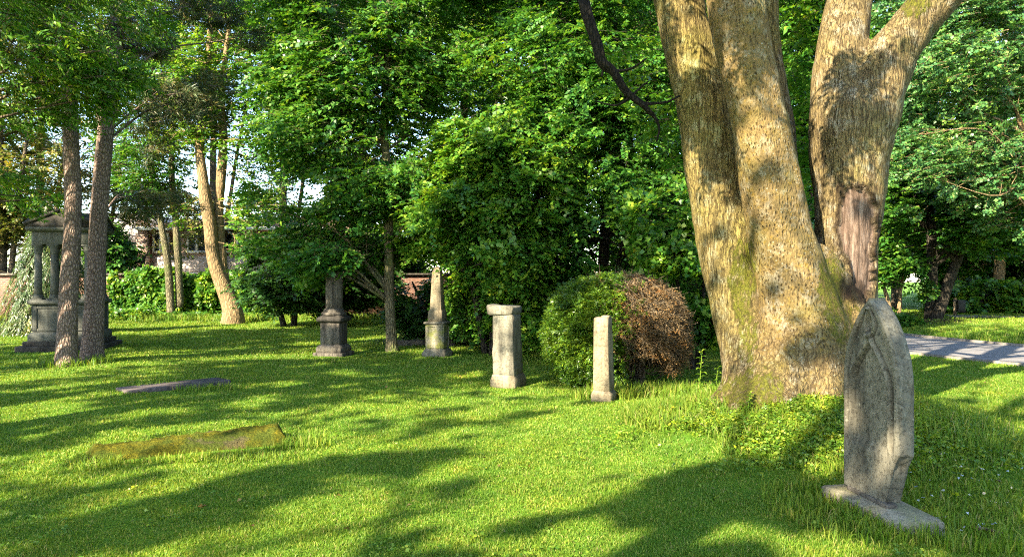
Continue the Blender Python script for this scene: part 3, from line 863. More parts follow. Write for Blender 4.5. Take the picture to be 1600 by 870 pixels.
big = N.noise(o_, 1.7, 4, 0.6)
tan = N.mix(N.ramp(big, [(0.35, 0.0), (0.68, 1.0)]), (0.245, 0.180, 0.080), (0.175, 0.130, 0.062))
tan = N.mix(N.ramp(N.noise(o_, 3.1, 4), [(0.46, 0.0), (0.66, 0.8)]), tan, (0.20, 0.14, 0.065))
c = N.mix(N.ramp(h2, [(0.42, 0.0), (1.02, 1.0)]), (0.058, 0.040, 0.022), tan)
grey = N.math('MULTIPLY', N.ramp(N.noise(o_, 6.5, 5, 0.65), [(0.5, 0.0), (0.62, 0.6)]), 1.0)
c = N.mix(N.math('MULTIPLY', grey, N.ramp(h2, [(0.6, 0.0), (1.0, 1.0)])), c, (0.32, 0.295, 0.24))
lich = N.math('MULTIPLY', N.ramp(N.voro(N.n("Mapping", {"Vector": ow, "Scale": (30, 30, 24)}).outputs[0], 1.0), [(0.12, 1.0), (0.26, 0.0)]), N.ramp(N.noise(o_, 4, 4), [(0.48, 0.0), (0.6, 0.85)]))
c = N.mix(N.math('MULTIPLY', lich, a_pit), c, (0.40, 0.40, 0.34))
och = N.math('MULTIPLY', N.ramp(N.noise(o_, 18, 4, 0.6), [(0.55, 0.0), (0.7, 0.7)]), a_pit)
c = N.mix(och, c, (0.26, 0.17, 0.03))
grn = N.ramp(N.noise(o_, 2.4, 4), [(0.5, 0.0), (0.7, 0.45)])
c = N.mix(grn, c, N.mix(1.0, c, (0.86, 1.03, 0.55), 'MULTIPLY'))
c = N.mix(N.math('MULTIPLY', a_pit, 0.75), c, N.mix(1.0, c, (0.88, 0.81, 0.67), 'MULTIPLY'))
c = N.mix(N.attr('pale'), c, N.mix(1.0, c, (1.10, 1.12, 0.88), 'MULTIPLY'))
c = N.mix(N.math('MULTIPLY', N.attr('seam'), 0.8), c, (0.022, 0.017, 0.011))  # seam colour: dirt plus painted crease shade
mcol = N.ramp(N.noise(o_, 40, 4, 0.7), [(0.3, (0.050, 0.056, 0.008)), (0.7, (0.17, 0.165, 0.018))])
mossm = N.ramp(N.math('ADD', N.math('MULTIPLY', a_moss, 0.62), N.math('MULTIPLY', N.math('SUBTRACT', N.noise(N.n('Mapping', {'Vector': o_, 'Scale': (1, 1, 0.45)}).outputs[0], 22, 6, 0.75), 0.5), 2.4)), [(0.36, 0.0), (0.62, 0.9)])
c = N.mix(mossm, c, mcol)
wood = N.ramp(N.noise(N.n("Mapping", {"Vector": o_, "Scale": (26, 26, 3)}).outputs[0], 1.0, 5, 0.7), [(0.36, (0.040, 0.026, 0.018)), (0.50, (0.125, 0.082, 0.060)), (0.70, (0.27, 0.20, 0.155))])
c = N.mix(a_wound, c, wood)
c = N.mix(N.attr("rot"), c, (0.035, 0.022, 0.014))
hh = N.math('MULTIPLY', N.math('ADD', h2, N.math('MULTIPLY', mossm, N.noise(o_, 60, 4, 0.7))), N.math('SUBTRACT', 1.0, N.math('MULTIPLY', a_wound, 0.75)))
MAT_OAK = N.finish(c, 0.9, N.bump(hh, 0.9, 0.03), 0.12)
oak_base = np.array([3.1, 8.0, float(gz(3.1, 8.0))])
oak = thing("many_stemmed_tree", "huge pale barked tree with four leaning stems rising from one mossy mound", "tree", oak_base)
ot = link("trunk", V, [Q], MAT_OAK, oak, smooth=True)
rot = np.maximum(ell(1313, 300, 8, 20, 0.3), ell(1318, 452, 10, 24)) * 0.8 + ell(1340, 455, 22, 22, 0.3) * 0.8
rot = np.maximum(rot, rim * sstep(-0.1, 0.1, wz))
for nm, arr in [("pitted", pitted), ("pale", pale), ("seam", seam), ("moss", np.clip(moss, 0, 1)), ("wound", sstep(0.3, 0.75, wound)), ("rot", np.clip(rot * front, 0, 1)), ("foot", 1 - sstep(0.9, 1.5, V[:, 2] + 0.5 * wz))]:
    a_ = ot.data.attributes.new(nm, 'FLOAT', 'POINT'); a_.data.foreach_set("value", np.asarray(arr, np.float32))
# the crown, most of it above the picture, and the leafy shoots beside the stems
P1 = crown_points([(1.2, 9.6, 8.0, 2.6, 2.2, 2.0), (3.4, 8.2, 9.6, 2.6, 2.4, 2.2), (5.6, 8.2, 8.3, 2.4, 2.2, 2.2), (7.4, 7.8, 7.6, 1.8, 1.8, 1.5), (3.0, 10.2, 8.4, 2.6, 1.8, 2.0)], 1500, 0.3, 0.42, 0.7, 61)
P2 = crown_points([blob_px(1030, 190, 8.9, 36, 45, 0.35), blob_px(1060, 235, 9.0, 22, 30, 0.2), blob_px(1243, 140, 9.2, 32, 75, 0.3), blob_px(1250, 250, 9.4, 26, 40, 0.3), blob_px(1262, 40, 9.0, 26, 40, 0.3), blob_px(970, 110, 9.0, 40, 50, 0.4)], 120, 0.0, 0.30, 2.0, 62)
tg = np.array([at(u, v, 8.2) for (u, v) in [(1050, 60), (1075, 120), (1100, 190), (1115, 230), (1310, 175), (1300, 215), (1370, 175), (1330, 290), (1150, 30), (1320, 60), (1405, 60), (1100, 305)]])
P3 = np.vstack([t_ + SUN * L_ + rng.normal(0, 0.28, (34, 3)) for t_ in tg for L_ in (3.4, 4.6)])  # unseen sprays added sunward to cast leaf shadows on the stems
P3 = P3[out_of_frame(P3) & shade_keep(P3)]
P = np.vstack([P1, P2, P3])
oc, otw = crown("crown", oak, LM_BRIGHT, P, (3.1, 8.2), 0.42, 13, 0.105, 0.042, 'pinnate', 0.2, 0.4, 0.2, angle=62)
gl = Geo()
for k, (st, n) in enumerate([(S_LEFT, 4), (S_MID, 3), (S_FORK_L, 3), (S_FORK_R, 4)]):
    limbs(gl, np.array(st), P1[np.random.default_rng(k).integers(0, len(P1), n)], 0.45, k, 0.62, 4, P1)
gl.add(otw[0], [otw[1]])
gl.obj("branches", BK_BROWN, oak)
# the dark crooked limb that droops beside the left stem
gd = Geo()
D0 = [px_row(985, -330, 8.95, 18), px_row(930, -210, 9.0, 13), px_row(905, -60, 8.6, 10), px_row(914, 10, 8.3, 9.5), px_row(933, 70, 8.2, 8.5), px_row(940, 97, 8.2, 8.5), px_row(958, 112, 8.2, 7), px_row(978, 143, 8.2, 6), px_row(1003, 163, 8.2, 5), px_row(1022, 182, 8.25, 3.5)]
tube(gd, np.array(D0), 9, 60, 0.12, 4)
for tw in [[(1003, 163, 4), (990, 150, 2.5), (1000, 138, 1.8), (1012, 128, 1.2)], [(1022, 182, 3), (1030, 200, 2), (1026, 222, 1.2)], [(985, 152, 3), (962, 165, 1.8), (930, 158, 1.2)], [(958, 112, 3), (985, 108, 2), (1010, 92, 1.2)], [(945, 98, 3), (940, 120, 1.8)], [(1003, 163, 3), (1040, 160, 2), (1062, 150, 1.5)]]:
    tube(gd, np.array([px_row(u, v, 8.2 + 0.02 * i, r) for i, (u, v, r) in enumerate(tw)]), 5, 10)
gd.obj("drooping_limb", BK_LIMB, oak, smooth=True)
# ------------------------------------------------------------------ gravestones and monuments
def loft(geo, rings, ring_pts, center, rot, jitter=0.0, seed=0, tiltx=0.0, tilty=0.0):
    """rings: rows (scale_x, scale_y, z, dx, dy); ring_pts (n,2) unit outline; stacked and capped"""
    ring_pts = np.asarray(ring_pts, float); n = len(ring_pts)
    cz = math.cos(rot); sz_ = math.sin(rot)
    V = []
    for r in rings:
        sx_, sy_, z = r[:3]; dx = r[3] if len(r) > 3 else 0; dy = r[4] if len(r) > 4 else 0
        x = ring_pts[:, 0] * sx_ + dx; y = ring_pts[:, 1] * sy_ + dy
        V.append(np.column_stack([x, y, np.full(n, z)]))
    V = np.vstack(V)
    if jitter:
        V = V + (np.stack([fnoise(V, 6, seed), fnoise(V, 6, seed + 5), fnoise(V, 6, seed + 9)], 1) - 0.5) * 2 * jitter
    V[:, 0] += V[:, 2] * tiltx; V[:, 1] += V[:, 2] * tilty
    W = np.column_stack([V[:, 0] * cz - V[:, 1] * sz_ + center[0], V[:, 0] * sz_ + V[:, 1] * cz + center[1], V[:, 2] + center[2]])
    m = len(rings)
    i = np.arange(m - 1)[:, None] * n; j = np.arange(n)[None]; j2 = (j + 1) % n
    F = np.stack([i + j, i + j2, i + n + j2, i + n + j], -1).reshape(-1, 4)
    c0, c1 = W[:n].mean(0), W[-n:].mean(0)
    W = np.vstack([W, c0, c1]); b = m * n; jj = np.arange(n)
    caps = np.vstack([np.stack([np.full(n, b), (jj + 1) % n, jj], 1), np.stack([np.full(n, b + 1), (m - 1) * n + jj, (m - 1) * n + (jj + 1) % n], 1)])
    geo.add(W, [F, caps])

def sq_ring(c=0.06, k=4):
    """square outline of half size 1 with chamfered corners and k points per side"""
    pts = []
    for s in range(4):
        a = s * math.pi / 2
        for t in np.linspace(-1 + c, 1 - c, k):
            x, y = 1.0, t
            pts.append((x * math.cos(a) - y * math.sin(a), x * math.sin(a) + y * math.cos(a)))
    return pts
SQ = sq_ring()

def block(geo, hx, hy, z0, z1, center, rot, jitter=0.004, seed=0, rows=3, top=None, **kw):
    e = min(0.012, (z1 - z0) * 0.2)
    tx, ty = top if top else (hx, hy)
    rings = [(hx - e, hy - e, z0), (hx, hy, z0 + e)]
    for k in range(1, rows): 
        t = k / rows; rings.append((hx + (tx - hx) * t, hy + (ty - hy) * t, z0 + (z1 - z0) * t))
    rings += [(tx, ty, z1 - e), (tx - e, ty - e, z1)]
    loft(geo, rings, SQ, center, rot, jitter, seed, **kw)

ST_GREY = stone_mat("stone_grey_weathered", (0.215, 0.195, 0.145), (0.055, 0.048, 0.037), 0.85, lichen=0.35)
ST_SAND = stone_mat("stone_pale_sandstone", (0.275, 0.225, 0.145), (0.075, 0.058, 0.038), 0.9)
ST_DARK = stone_mat("stone_sooty", (0.17, 0.145, 0.115), (0.022, 0.019, 0.017), 1.0, lichen=0.15)
ST_SOOT = stone_mat("stone_soot_black", (0.075, 0.066, 0.055), (0.016, 0.014, 0.013), 0.8, lichen=0.1)
ST_MOSS = stone_mat("stone_mossy", (0.30, 0.27, 0.19), (0.06, 0.055, 0.035), 0.6, moss=0.75, moss_col=(0.15, 0.16, 0.02))
ST_TOMB = stone_mat("stone_tomb", (0.135, 0.135, 0.112), (0.045, 0.043, 0.038), 0.6, lichen=0.1, scale=0.7)
ST_SLAB = stone_mat("stone_flat_slab", (0.125, 0.10, 0.095), (0.04, 0.034, 0.032), 0.7)

# --- pointed headstone
hs_o = np.array([2.40, 5.41, 0.0]); hu = unit(np.array([0.12, -0.99, 0.0])); hn = np.array([-hu[1], hu[0], 0.0]) * -1.0     # hn points to the left face
if hn[0] > 0: hn = -hn
HW, HT, ZB, ZT, ZS = 0.315, 0.115, 0.105, 1.455, 0.87
gzh = float(gz(2.47, 5.03))
def half_w(z):
    t = np.clip((z - ZS) / (ZT - ZS), 0, 1)
    R = 2.5 * HW                           # pointed arch: two arcs of radius R
    zz = (z - ZS); top = math.sqrt(R * R - (R - HW) ** 2)
    zz = np.clip(zz / (ZT - ZS) * top, 0, top)
    return np.where(z <= ZS, HW, np.sqrt(np.maximum(R * R - zz * zz, 0)) - (R - HW))
def curve2(pts, n=120):
    return spline(np.array(pts, float), n)
zz_ = np.linspace(0.40, ZT - 0.075, 160)
C_OUT = np.column_stack([np.maximum(half_w(np.minimum(zz_ * 1.0 + 0.045 * (zz_ > ZS) * 0 , ZT)) - 0.045 - 0.02 * sstep(ZS, ZT - 0.1, zz_), 0.0), zz_])
C_OG = curve2([(HW - 0.095, 0.42), (HW - 0.095, 0.65), (HW - 0.098, 0.84), (HW - 0.135, 0.96), (0.105, 1.065), (0.045, 1.125), (0.016, 1.17), (0.003, 1.215)])
C_LF = curve2([(0.002, 1.20), (0.032, 1.225), (0.052, 1.27), (0.042, 1.32), (0.016, 1.365), (0.002, 1.385)])
def cdist(s, z, Cv):
    return np.sqrt(((np.abs(s)[:, None] - Cv[None, :, 0]) ** 2 + (z[:, None] - Cv[None, :, 1]) ** 2)).min(1)
def relief(s, z):
    """depth of the carved face (s across the face in metres, z height) and how dark its grooves are coloured"""
    d = np.zeros_like(s); gr = np.zeros_like(s); q = np.abs(s)
    def inside(Cv):
        w = np.interp(z, Cv[:, 1], Cv[:, 0], left=Cv[0, 0] if Cv is not C_LF else -1, right=-1)
        return w - q
    fade = sstep(0.40, 0.50, z)
    do, dg, dl = cdist(s, z, C_OUT), cdist(s, z, C_OG), cdist(s, z, C_LF)
    d -= 0.018 * sstep(-0.006, 0.006, inside(C_OUT)) * fade
    d += 0.026 * np.exp(-(dg / 0.014) ** 4) * fade
    d -= 0.012 * np.where(inside(C_OG) > 0, sstep(0.012, 0.024, dg), 0) * fade
    d += 0.020 * np.exp(-(dl / 0.013) ** 4)
    d -= 0.010 * np.where(inside(C_LF) > 0.006, 1.0, 0.0)
    gr += 0.8 * np.exp(-((do - 0.010) / 0.008) ** 2) * fade * (inside(C_OUT) > 0)
    gr += 1.0 * np.exp(-((dg - 0.024) / 0.007) ** 2) * fade * sstep(0.55, 0.8, z)
    gr += 0.9 * np.exp(-((dl - 0.021) / 0.007) ** 2)
    return d, gr
NS, NZ_ = 120, 120
zr = np.concatenate([np.linspace(ZB, ZS, 120), ZS + (ZT - ZS) * np.sin(np.linspace(0, math.pi / 2, 121)[1:])])
zr[-1] = ZT - 0.0005
rings = []; GR_ROWS = []
for z in zr:
    w = max(float(half_w(np.array(z))), 0.02)
    wr = w
    if z < 0.44:
        wr = HW - 0.135 * (1 - (z - ZB) / (0.44 - ZB)) ** 0.8 - 0.012 * (fnoise(np.array([[z * 20, 1, 1]]), 1.0, 3)[0])
    s = np.linspace(-w, wr, NS)
    dep, grv = relief(s, np.full(NS, z))
    GR_ROWS.append(np.concatenate([grv, np.zeros(22)]))
    edge = np.minimum(s + w, wr - s)
    dep = dep - 0.014 * (1 - sstep(0, 0.02, edge))
    fr = np.column_stack([s, dep])
    rough = (fnoise(np.column_stack([np.zeros(5), np.linspace(0, HT, 5) * 14, np.full(5, z * 14)]), 1.0, 8) - 0.5)
    tt = np.linspace(0, 1, 7)[1:-1]
    chip = 0.05 * (z < 0.44)
    rs = np.column_stack([wr + rough * 0.035 - chip * (1 - tt) * 0.2, -HT * tt])
    bs = np.linspace(wr, -w, 12); bk = np.column_stack([bs, np.full(12, -HT)])
    ls = np.column_stack([-w - rough * 0.012, -HT * tt[::-1]])
    rings.append(np.column_stack([np.vstack([fr, rs, bk, ls]), np.full(NS + 5 + 12 + 5, z)]))
R_ = np.array(rings); m, n, _ = R_.shape
Pl = R_.reshape(-1, 3)
W = hs_o + hu * (Pl[:, :1] + HW) + (-hn * -1) * Pl[:, 1:2]
W = hs_o[None] + hu[None] * (Pl[:, :1] + HW) + hn[None] * Pl[:, 1:2]
W[:, 2] = Pl[:, 2] + gzh
W += (np.stack([fnoise(W, 22, 1), fnoise(W, 22, 2), fnoise(W, 22, 3)], 1) - 0.5) * 0.004
i = np.arange(m - 1)[:, None] * n; j = np.arange(n)[None]; j2 = (j + 1) % n
F = np.stack([i + j, i + j2, i + n + j2, i + n + j], -1).reshape(-1, 4)
Wc = np.vstack([W, W[:n].mean(0), W[-n:].mean(0)]); b = m * n; jj = np.arange(n)
caps = np.vstack([np.stack([np.full(n, b), (jj + 1) % n, jj], 1), np.stack([np.full(n, b + 1), (m - 1) * n + jj, (m - 1) * n + (jj + 1) % n], 1)])
head = thing("headstone", "tall pointed stone with carved arches and a broken corner standing on a flat slab", "gravestone", (2.47, 5.03, gzh))
ST_HEAD = stone_mat("stone_headstone", (0.22, 0.198, 0.148), (0.050, 0.043, 0.032), 0.85, lichen=0.5, groove_dark=True, blotch=1.0)
hs_ob = link("stone_slab", Wc, [F, caps], ST_HEAD, head, smooth=False)
a_ = hs_ob.data.attributes.new("groove_dark", 'FLOAT', 'POINT'); a_.data.foreach_set("value", np.clip(np.concatenate([np.concatenate(GR_ROWS), [0, 0]]), 0, 1).astype(np.float32))
g = Geo()
an = math.atan2(hu[1], hu[0])
block(g, 0.435, 0.17, -0.06, 0.085, (2.475, 5.03, gzh), an, 0.012, 3, tilty=0.0)
ST_BASE = stone_mat("stone_headstone_base", (0.34, 0.29, 0.205), (0.09, 0.07, 0.05), 0.5, moss=0.35, moss_col=(0.14, 0.15, 0.03))
g.obj("base_slab", ST_BASE, head)
g = Geo()
block(g, 0.23, 0.04, 0.08, 0.112, (2.455 + hu[0] * 0.02, 5.12 + hu[1] * 0.02, gzh), an, 0.002, 4)
g.obj("joint", ST_DARK, head)

# --- broken square pillar in front of the clipped bush
pb = np.array([1.215, 9.86, float(gz(1.215, 9.86))]); pr = -0.42
t = thing("broken_pillar", "slim square sandstone pillar standing in front of the clipped bush", "gravestone", pb)
g = Geo(); block(g, 0.112, 0.112, 0.13, 1.10, pb, pr, 0.010, 11, 8, (0.096, 0.096), tiltx=-0.012)
loft(g, [(0.05, 0.05, 1.09, 0.03, 0.02), (0.06, 0.055, 1.115, 0.03, 0.02), (0.03, 0.04, 1.125, 0.03, 0.02)], SQ, pb, pr, 0.012, 5)
g.obj("shaft", ST_SAND, t)
g = Geo(); loft(g, [(0.138, 0.138, -0.08), (0.14, 0.14, 0.085), (0.134, 0.134, 0.10), (0.120, 0.120, 0.125), (0.108, 0.108, 0.145), (0.09, 0.09, 0.15)], SQ, pb, pr, 0.012, 7)
g.obj("base", ST_SAND, t)

# --- thicker broken pillar with a chipped capital
pb = np.array([-0.055, 11.3, float(gz(-0.055, 11.3))]); pr = -0.42
t = thing("capped_pillar", "thick square stone pillar with an overhanging chipped cap left of the clipped bush", "gravestone", pb)
g = Geo(); block(g, 0.178, 0.178, 0.17, 1.10, pb, pr, 0.014, 21, 8, (0.158, 0.158), tiltx=-0.025); g.obj("shaft", ST_GREY, t)
g = Geo(); loft(g, [(0.205, 0.205, -0.08), (0.207, 0.207, 0.10), (0.20, 0.20, 0.125), (0.19, 0.19, 0.15), (0.18, 0.18, 0.185), (0.16, 0.16, 0.19)], SQ, pb, pr, 0.014, 23); g.obj("base", ST_SAND, t)
g = Geo(); loft(g, [(0.15, 0.15, 1.085, -0.02), (0.172, 0.168, 1.088, -0.03), (0.190, 0.175, 1.105, -0.04), (0.200, 0.182, 1.20, -0.045), (0.185, 0.17, 1.225, -0.05), (0.12, 0.10, 1.205, -0.03)], SQ, pb, pr, 0.045, 27, tiltx=-0.025); g.obj("cap", ST_GREY, t)

# --- obelisk on a mossy pedestal
pb = np.array([-1.53, 15.3, float(gz(-1.53, 15.3))]); pr = -0.26
t = thing("obelisk_monument", "pale tapering obelisk on a mossy square pedestal beside the slender tree", "monument", pb)
g = Geo(); loft(g, [(0.31, 0.31, -0.1), (0.31, 0.31, 0.07), (0.285, 0.285, 0.10), (0.255, 0.255, 0.15), (0.22, 0.22, 0.155)], SQ, pb, pr, 0.012, 31); g.obj("base", ST_GREY, t)
g = Geo(); block(g, 0.235, 0.235, 0.15, 0.655, pb, pr, 0.006, 33, 5, (0.228, 0.228))
for k in range(4):                                   # raised edges of a sunk panel on each side
    a = pr + k * math.pi / 2
    cx, cy = pb[0] + math.cos(a) * 0.236, pb[1] + math.sin(a) * 0.236
    for o in (-1, 1):
        block(g, 0.008, 0.022, 0.17, 0.64, (cx - math.sin(a) * 0.19 * o, cy + math.cos(a) * 0.19 * o, pb[2]), a, 0.002, 3)
    block(g, 0.008, 0.165, 0.60, 0.64, (cx, cy, pb[2]), a, 0.002, 4); block(g, 0.008, 0.165, 0.17, 0.205, (cx, cy, pb[2]), a, 0.002, 4)
g.obj("pedestal", ST_MOSS, t)
g = Geo(); loft(g, [(0.22, 0.22, 0.652), (0.275, 0.275, 0.665), (0.28, 0.28, 0.69), (0.25, 0.25, 0.705), (0.19, 0.19, 0.71)], SQ, pb, pr, 0.006, 35); g.obj("ledge", ST_GREY, t)
g = Geo(); loft(g, [(0.18, 0.18, 0.70), (0.195, 0.195, 0.71), (0.19, 0.19, 0.90), (0.178, 0.178, 0.925), (0.155, 0.155, 0.95), (0.14, 0.14, 1.2), (0.122, 0.122, 1.5), (0.108, 0.108, 1.72), (0.06, 0.06, 1.80), (0.012, 0.012, 1.84)], SQ, pb, pr, 0.006, 37); g.obj("shaft", ST_SAND, t)

t.scale = (0.8, 0.8, 1.0)
# --- fluted column on a sooty pedestal
pb = np.array([-3.75, 15.7, float(gz(-3.75, 15.7))]); pr = -0.2
t = thing("fluted_column_monument", "dark soot stained fluted column on a stepped pedestal under the branches", "monument", pb)
g = Geo(); block(g, 0.41, 0.41, -0.08, 0.075, pb, pr, 0.012, 41)
loft(g, [(0.345, 0.345, 0.07), (0.35, 0.35, 0.15), (0.33, 0.33, 0.19), (0.285, 0.285, 0.235), (0.26, 0.26, 0.245)], SQ, pb, pr, 0.012, 42); g.obj("stepped_base", ST_DARK, t)
g = Geo(); block(g, 0.265, 0.265, 0.235, 0.70, pb, pr, 0.006, 43, 4); g.obj("pedestal", ST_DARK, t)
g = Geo(); loft(g, [(0.26, 0.26, 0.69), (0.31, 0.31, 0.715), (0.345, 0.345, 0.735), (0.35, 0.35, 0.79), (0.32, 0.32, 0.81), (0.26, 0.26, 0.845), (0.22, 0.22, 0.86)], SQ, pb, pr, 0.008, 44); g.obj("ledge", ST_SOOT, t)
ca = np.linspace(0, 2 * np.pi, 128, endpoint=False)
fl = 1 - 0.075 * np.abs(np.sin(ca * 10)) ** 0.6
RC = np.column_stack([np.cos(ca), np.sin(ca)]); RF = RC * fl[:, None]
g = Geo(); loft(g, [(0.30, 0.30, 0.845), (0.32, 0.32, 0.87), (0.31, 0.31, 0.905), (0.265, 0.265, 0.92), (0.275, 0.275, 0.945), (0.255, 0.255, 0.965), (0.235, 0.235, 0.985), (0.15, 0.15, 0.99)], RC, pb, 0, 0.003, 45)
g.obj("column_base", ST_DARK, t)
g = Geo(); loft(g, [(0.222, 0.222, 0.975), (0.224, 0.224, 1.3), (0.218, 0.218, 1.7), (0.208, 0.208, 2.05), (0.205, 0.205, 2.12)], RF, pb, 0, 0.004, 46)
g.obj("fluted_shaft", ST_DARK, t)
g = Geo(); loft(g, [(0.15, 0.15, 2.1), (0.19, 0.19, 2.13), (0.19, 0.19, 2.16), (0.24, 0.24, 2.24), (0.25, 0.25, 2.30), (0.1, 0.1, 2.31)], RC, pb, 0, 0.006, 47)
g.obj("capital", ST_DARK, t)

t.scale = (0.8, 0.8, 1.0)
# --- canopy tomb with columns and pediment
tb = np.array([-10.05, 17.0, float(gz(-10.05, 17.0))]); trr = 0.22
t = thing("canopy_tomb", "grey stone canopy tomb with open columns and a gabled roof behind the pine trunks", "tomb", tb)
g = Geo(); block(g, 1.12, 1.12, -0.08, 0.11, tb, trr, 0.012, 51); block(g, 0.98, 0.98, 0.105, 0.21, tb, trr, 0.012, 52); g.obj("step", ST_SOOT, t)
g = Geo(); loft(g, [(0.86, 0.86, 0.2), (0.88, 0.88, 0.22), (0.88, 0.88, 0.33), (0.82, 0.82, 0.40), (0.78, 0.78, 0.41)], SQ, tb, trr, 0.008, 53); g.obj("plinth", ST_TOMB, t)
g = Geo(); block(g, 0.78, 0.78, 0.40, 1.0, tb, trr, 0.005, 54, 4)
for k in range(4):
    a = trr + k * math.pi / 2
    cx, cy = tb[0] + math.cos(a) * 0.785, tb[1] + math.sin(a) * 0.785
    for o in (-1, 1):
        block(g, 0.02, 0.05, 0.42, 0.99, (cx - math.sin(a) * 0.70 * o, cy + math.cos(a) * 0.70 * o, tb[2]), a, 0.003, 3)
    block(g, 0.02, 0.645, 0.92, 0.99, (cx, cy, tb[2]), a, 0.003, 4); block(g, 0.02, 0.645, 0.42, 0.48, (cx, cy, tb[2]), a, 0.003, 4)
g.obj("pedestal", ST_TOMB, t)
g = Geo(); loft(g, [(0.78, 0.78, 0.99), (0.84, 0.84, 1.01), (0.89, 0.89, 1.035), (0.89, 0.89, 1.09), (0.83, 0.83, 1.11), (0.7, 0.7, 1.115)], SQ, tb, trr, 0.005, 55); g.obj("ledge", ST_TOMB, t)
def tloc(lx, ly): return (tb[0] + lx * math.cos(trr) - ly * math.sin(trr), tb[1] + lx * math.sin(trr) + ly * math.cos(trr), tb[2])
rc16 = [(math.cos(a), math.sin(a)) for a in np.linspace(0, 2 * np.pi, 24, endpoint=False)]
for k, (lx, ly) in enumerate([(-0.66, -0.66), (-0.24, -0.66), (0.24, -0.66), (0.66, -0.66), (-0.66, 0.66), (0.66, 0.66), (-0.24, 0.66), (0.24, 0.66)]):
    c0 = tloc(lx, ly)
    g = Geo(); loft(g, [(0.105, 0.105, 1.20), (0.10, 0.10, 1.5), (0.088, 0.088, 2.12)], rc16, c0, 0, 0.003, 56 + k)
    col = g.obj("column", ST_TOMB, t, smooth=True)
    g = Geo(); block(g, 0.15, 0.15, 1.10, 1.15, c0, trr, 0.003, 57); loft(g, [(0.14, 0.14, 1.145), (0.145, 0.145, 1.17), (0.125, 0.125, 1.19), (0.13, 0.13, 1.205), (0.105, 0.105, 1.225), (0.09, 0.09, 1.23)], rc16, c0, 0, 0.002, 58); g.obj("column_base", ST_TOMB, col)
    g = Geo(); loft(g, [(0.085, 0.085, 2.11), (0.10, 0.10, 2.13), (0.095, 0.095, 2.15), (0.12, 0.12, 2.20), (0.11, 0.11, 2.24), (0.15, 0.15, 2.29), (0.145, 0.145, 2.30)], rc16, c0, 0, 0.006, 59); block(g, 0.15, 0.15, 2.295, 2.335, c0, trr, 0.003, 60); g.obj("capital", ST_TOMB, col)
g = Geo(); block(g, 0.80, 0.80, 2.33, 2.60, tb, trr, 0.004, 61); g.obj("entablature", ST_TOMB, t)
g = Geo(); loft(g, [(0.80, 0.80, 2.595), (0.86, 0.86, 2.62), (0.92, 0.92, 2.645), (0.93, 0.93, 2.70), (0.88, 0.88, 2.715), (0.5, 0.5, 2.72)], SQ, tb, trr, 0.005, 62); g.obj("cornice", ST_TOMB, t)
g = Geo()
for k in range(2):                                    # crossed gables, each a shallow triangular prism
    a = trr + k * math.pi / 2; e = 0.004 * k
    prof = np.array([(-0.92 + e, 0), (0.92 - e, 0), (0.92 - e, 0.06), (0, 0.36 - e), (-0.92 + e, 0.06)])
    V = []
    for yy in (-0.90, 0.90):
        for (px_, pz_) in prof: V.append((tb[0] + px_ * math.cos(a) - yy * math.sin(a), tb[1] + px_ * math.sin(a) + yy * math.cos(a), tb[2] + 2.712 + e + pz_))
    F5 = np.array([[0, 1, 2, 3, 4], [9, 8, 7, 6, 5]]); F4 = np.array([[0, 5, 6, 1], [1, 6, 7, 2], [2, 7, 8, 3], [3, 8, 9, 4], [4, 9, 5, 0]])
    g.add(V, [F5, F4])
    for yy in (-0.905, 0.905):                        # raking mouldings
        for sgn in (-1, 1):
            p0 = np.array([sgn * 0.95, 0.05]); p1 = np.array([0, 0.37])
            pts = []
            for pp in (p0, p1): pts.append([tb[0] + pp[0] * math.cos(a) - yy * math.sin(a), tb[1] + pp[0] * math.sin(a) + yy * math.cos(a), tb[2] + 2.72 + pp[1], 0.04])
            tube(g, np.array(pts), 6, 4)
g.obj("gabled_roof", ST_SOOT, t)

t.scale = (0.76, 0.76, 1.0)
# --- mossy coped slab lying in the lawn
a0 = at(128, 728, 6.36); a1 = at(458, 694, 7.2); dr_ = unit((a1 - a0) * np.array([1, 1, 0])); Lh = np.linalg.norm((a1 - a0)[:2]) / 2
pn = np.array([-dr_[1], dr_[0]]); mc = ((a0 + a1) / 2)[:2] + pn * 0.30
nxs, nys = 90, 34
sx_, sy_ = np.meshgrid(np.linspace(-1, 1, nxs), np.linspace(-1, 1, nys), indexing='ij')
ed = np.minimum((1 - np.abs(sx_)) * Lh, (1 - np.abs(sy_)) * 0.29)
hz = 0.05 * sstep(-0.0, 0.03, ed) + 0.10 * (1 - np.abs(sy_) ** 1.6) * sstep(0, 0.1, ed) + 0.05 * sx_ * (sx_ > 0) * sstep(0, 0.1, ed)
PX = mc[0] + dr_[0] * sx_ * Lh + pn[0] * sy_ * 0.29 + 0.05 * (fnoise(np.stack([sx_.ravel() * 3, sy_.ravel() * 2, 0 * sx_.ravel()], 1), 1.5, 6).reshape(sx_.shape) - 0.5); PY = mc[1] + dr_[1] * sx_ * Lh + pn[1] * sy_ * 0.29 + 0.07 * (fnoise(np.stack([sx_.ravel() * 4, sy_.ravel() * 2, 0 * sx_.ravel()], 1), 1.5, 8).reshape(sx_.shape) - 0.5)
p3 = np.stack([PX.ravel(), PY.ravel(), 0 * PX.ravel()], 1)
wob = (fnoise(p3, 5, 3) - 0.5) * 0.05 * sstep(0, 0.08, ed).ravel() + (fnoise(p3, 16, 4) - 0.5) * 0.035 + (fnoise(p3, 40, 5) - 0.5) * 0.02
PZ = gz(PX, PY).ravel() - 0.04 + hz.ravel() + wob
ii, jj = np.meshgrid(np.arange(nxs - 1), np.arange(nys - 1), indexing='ij'); q = (ii * nys + jj).ravel()
N = NT("moss_and_stone")
o_ = N.coords()
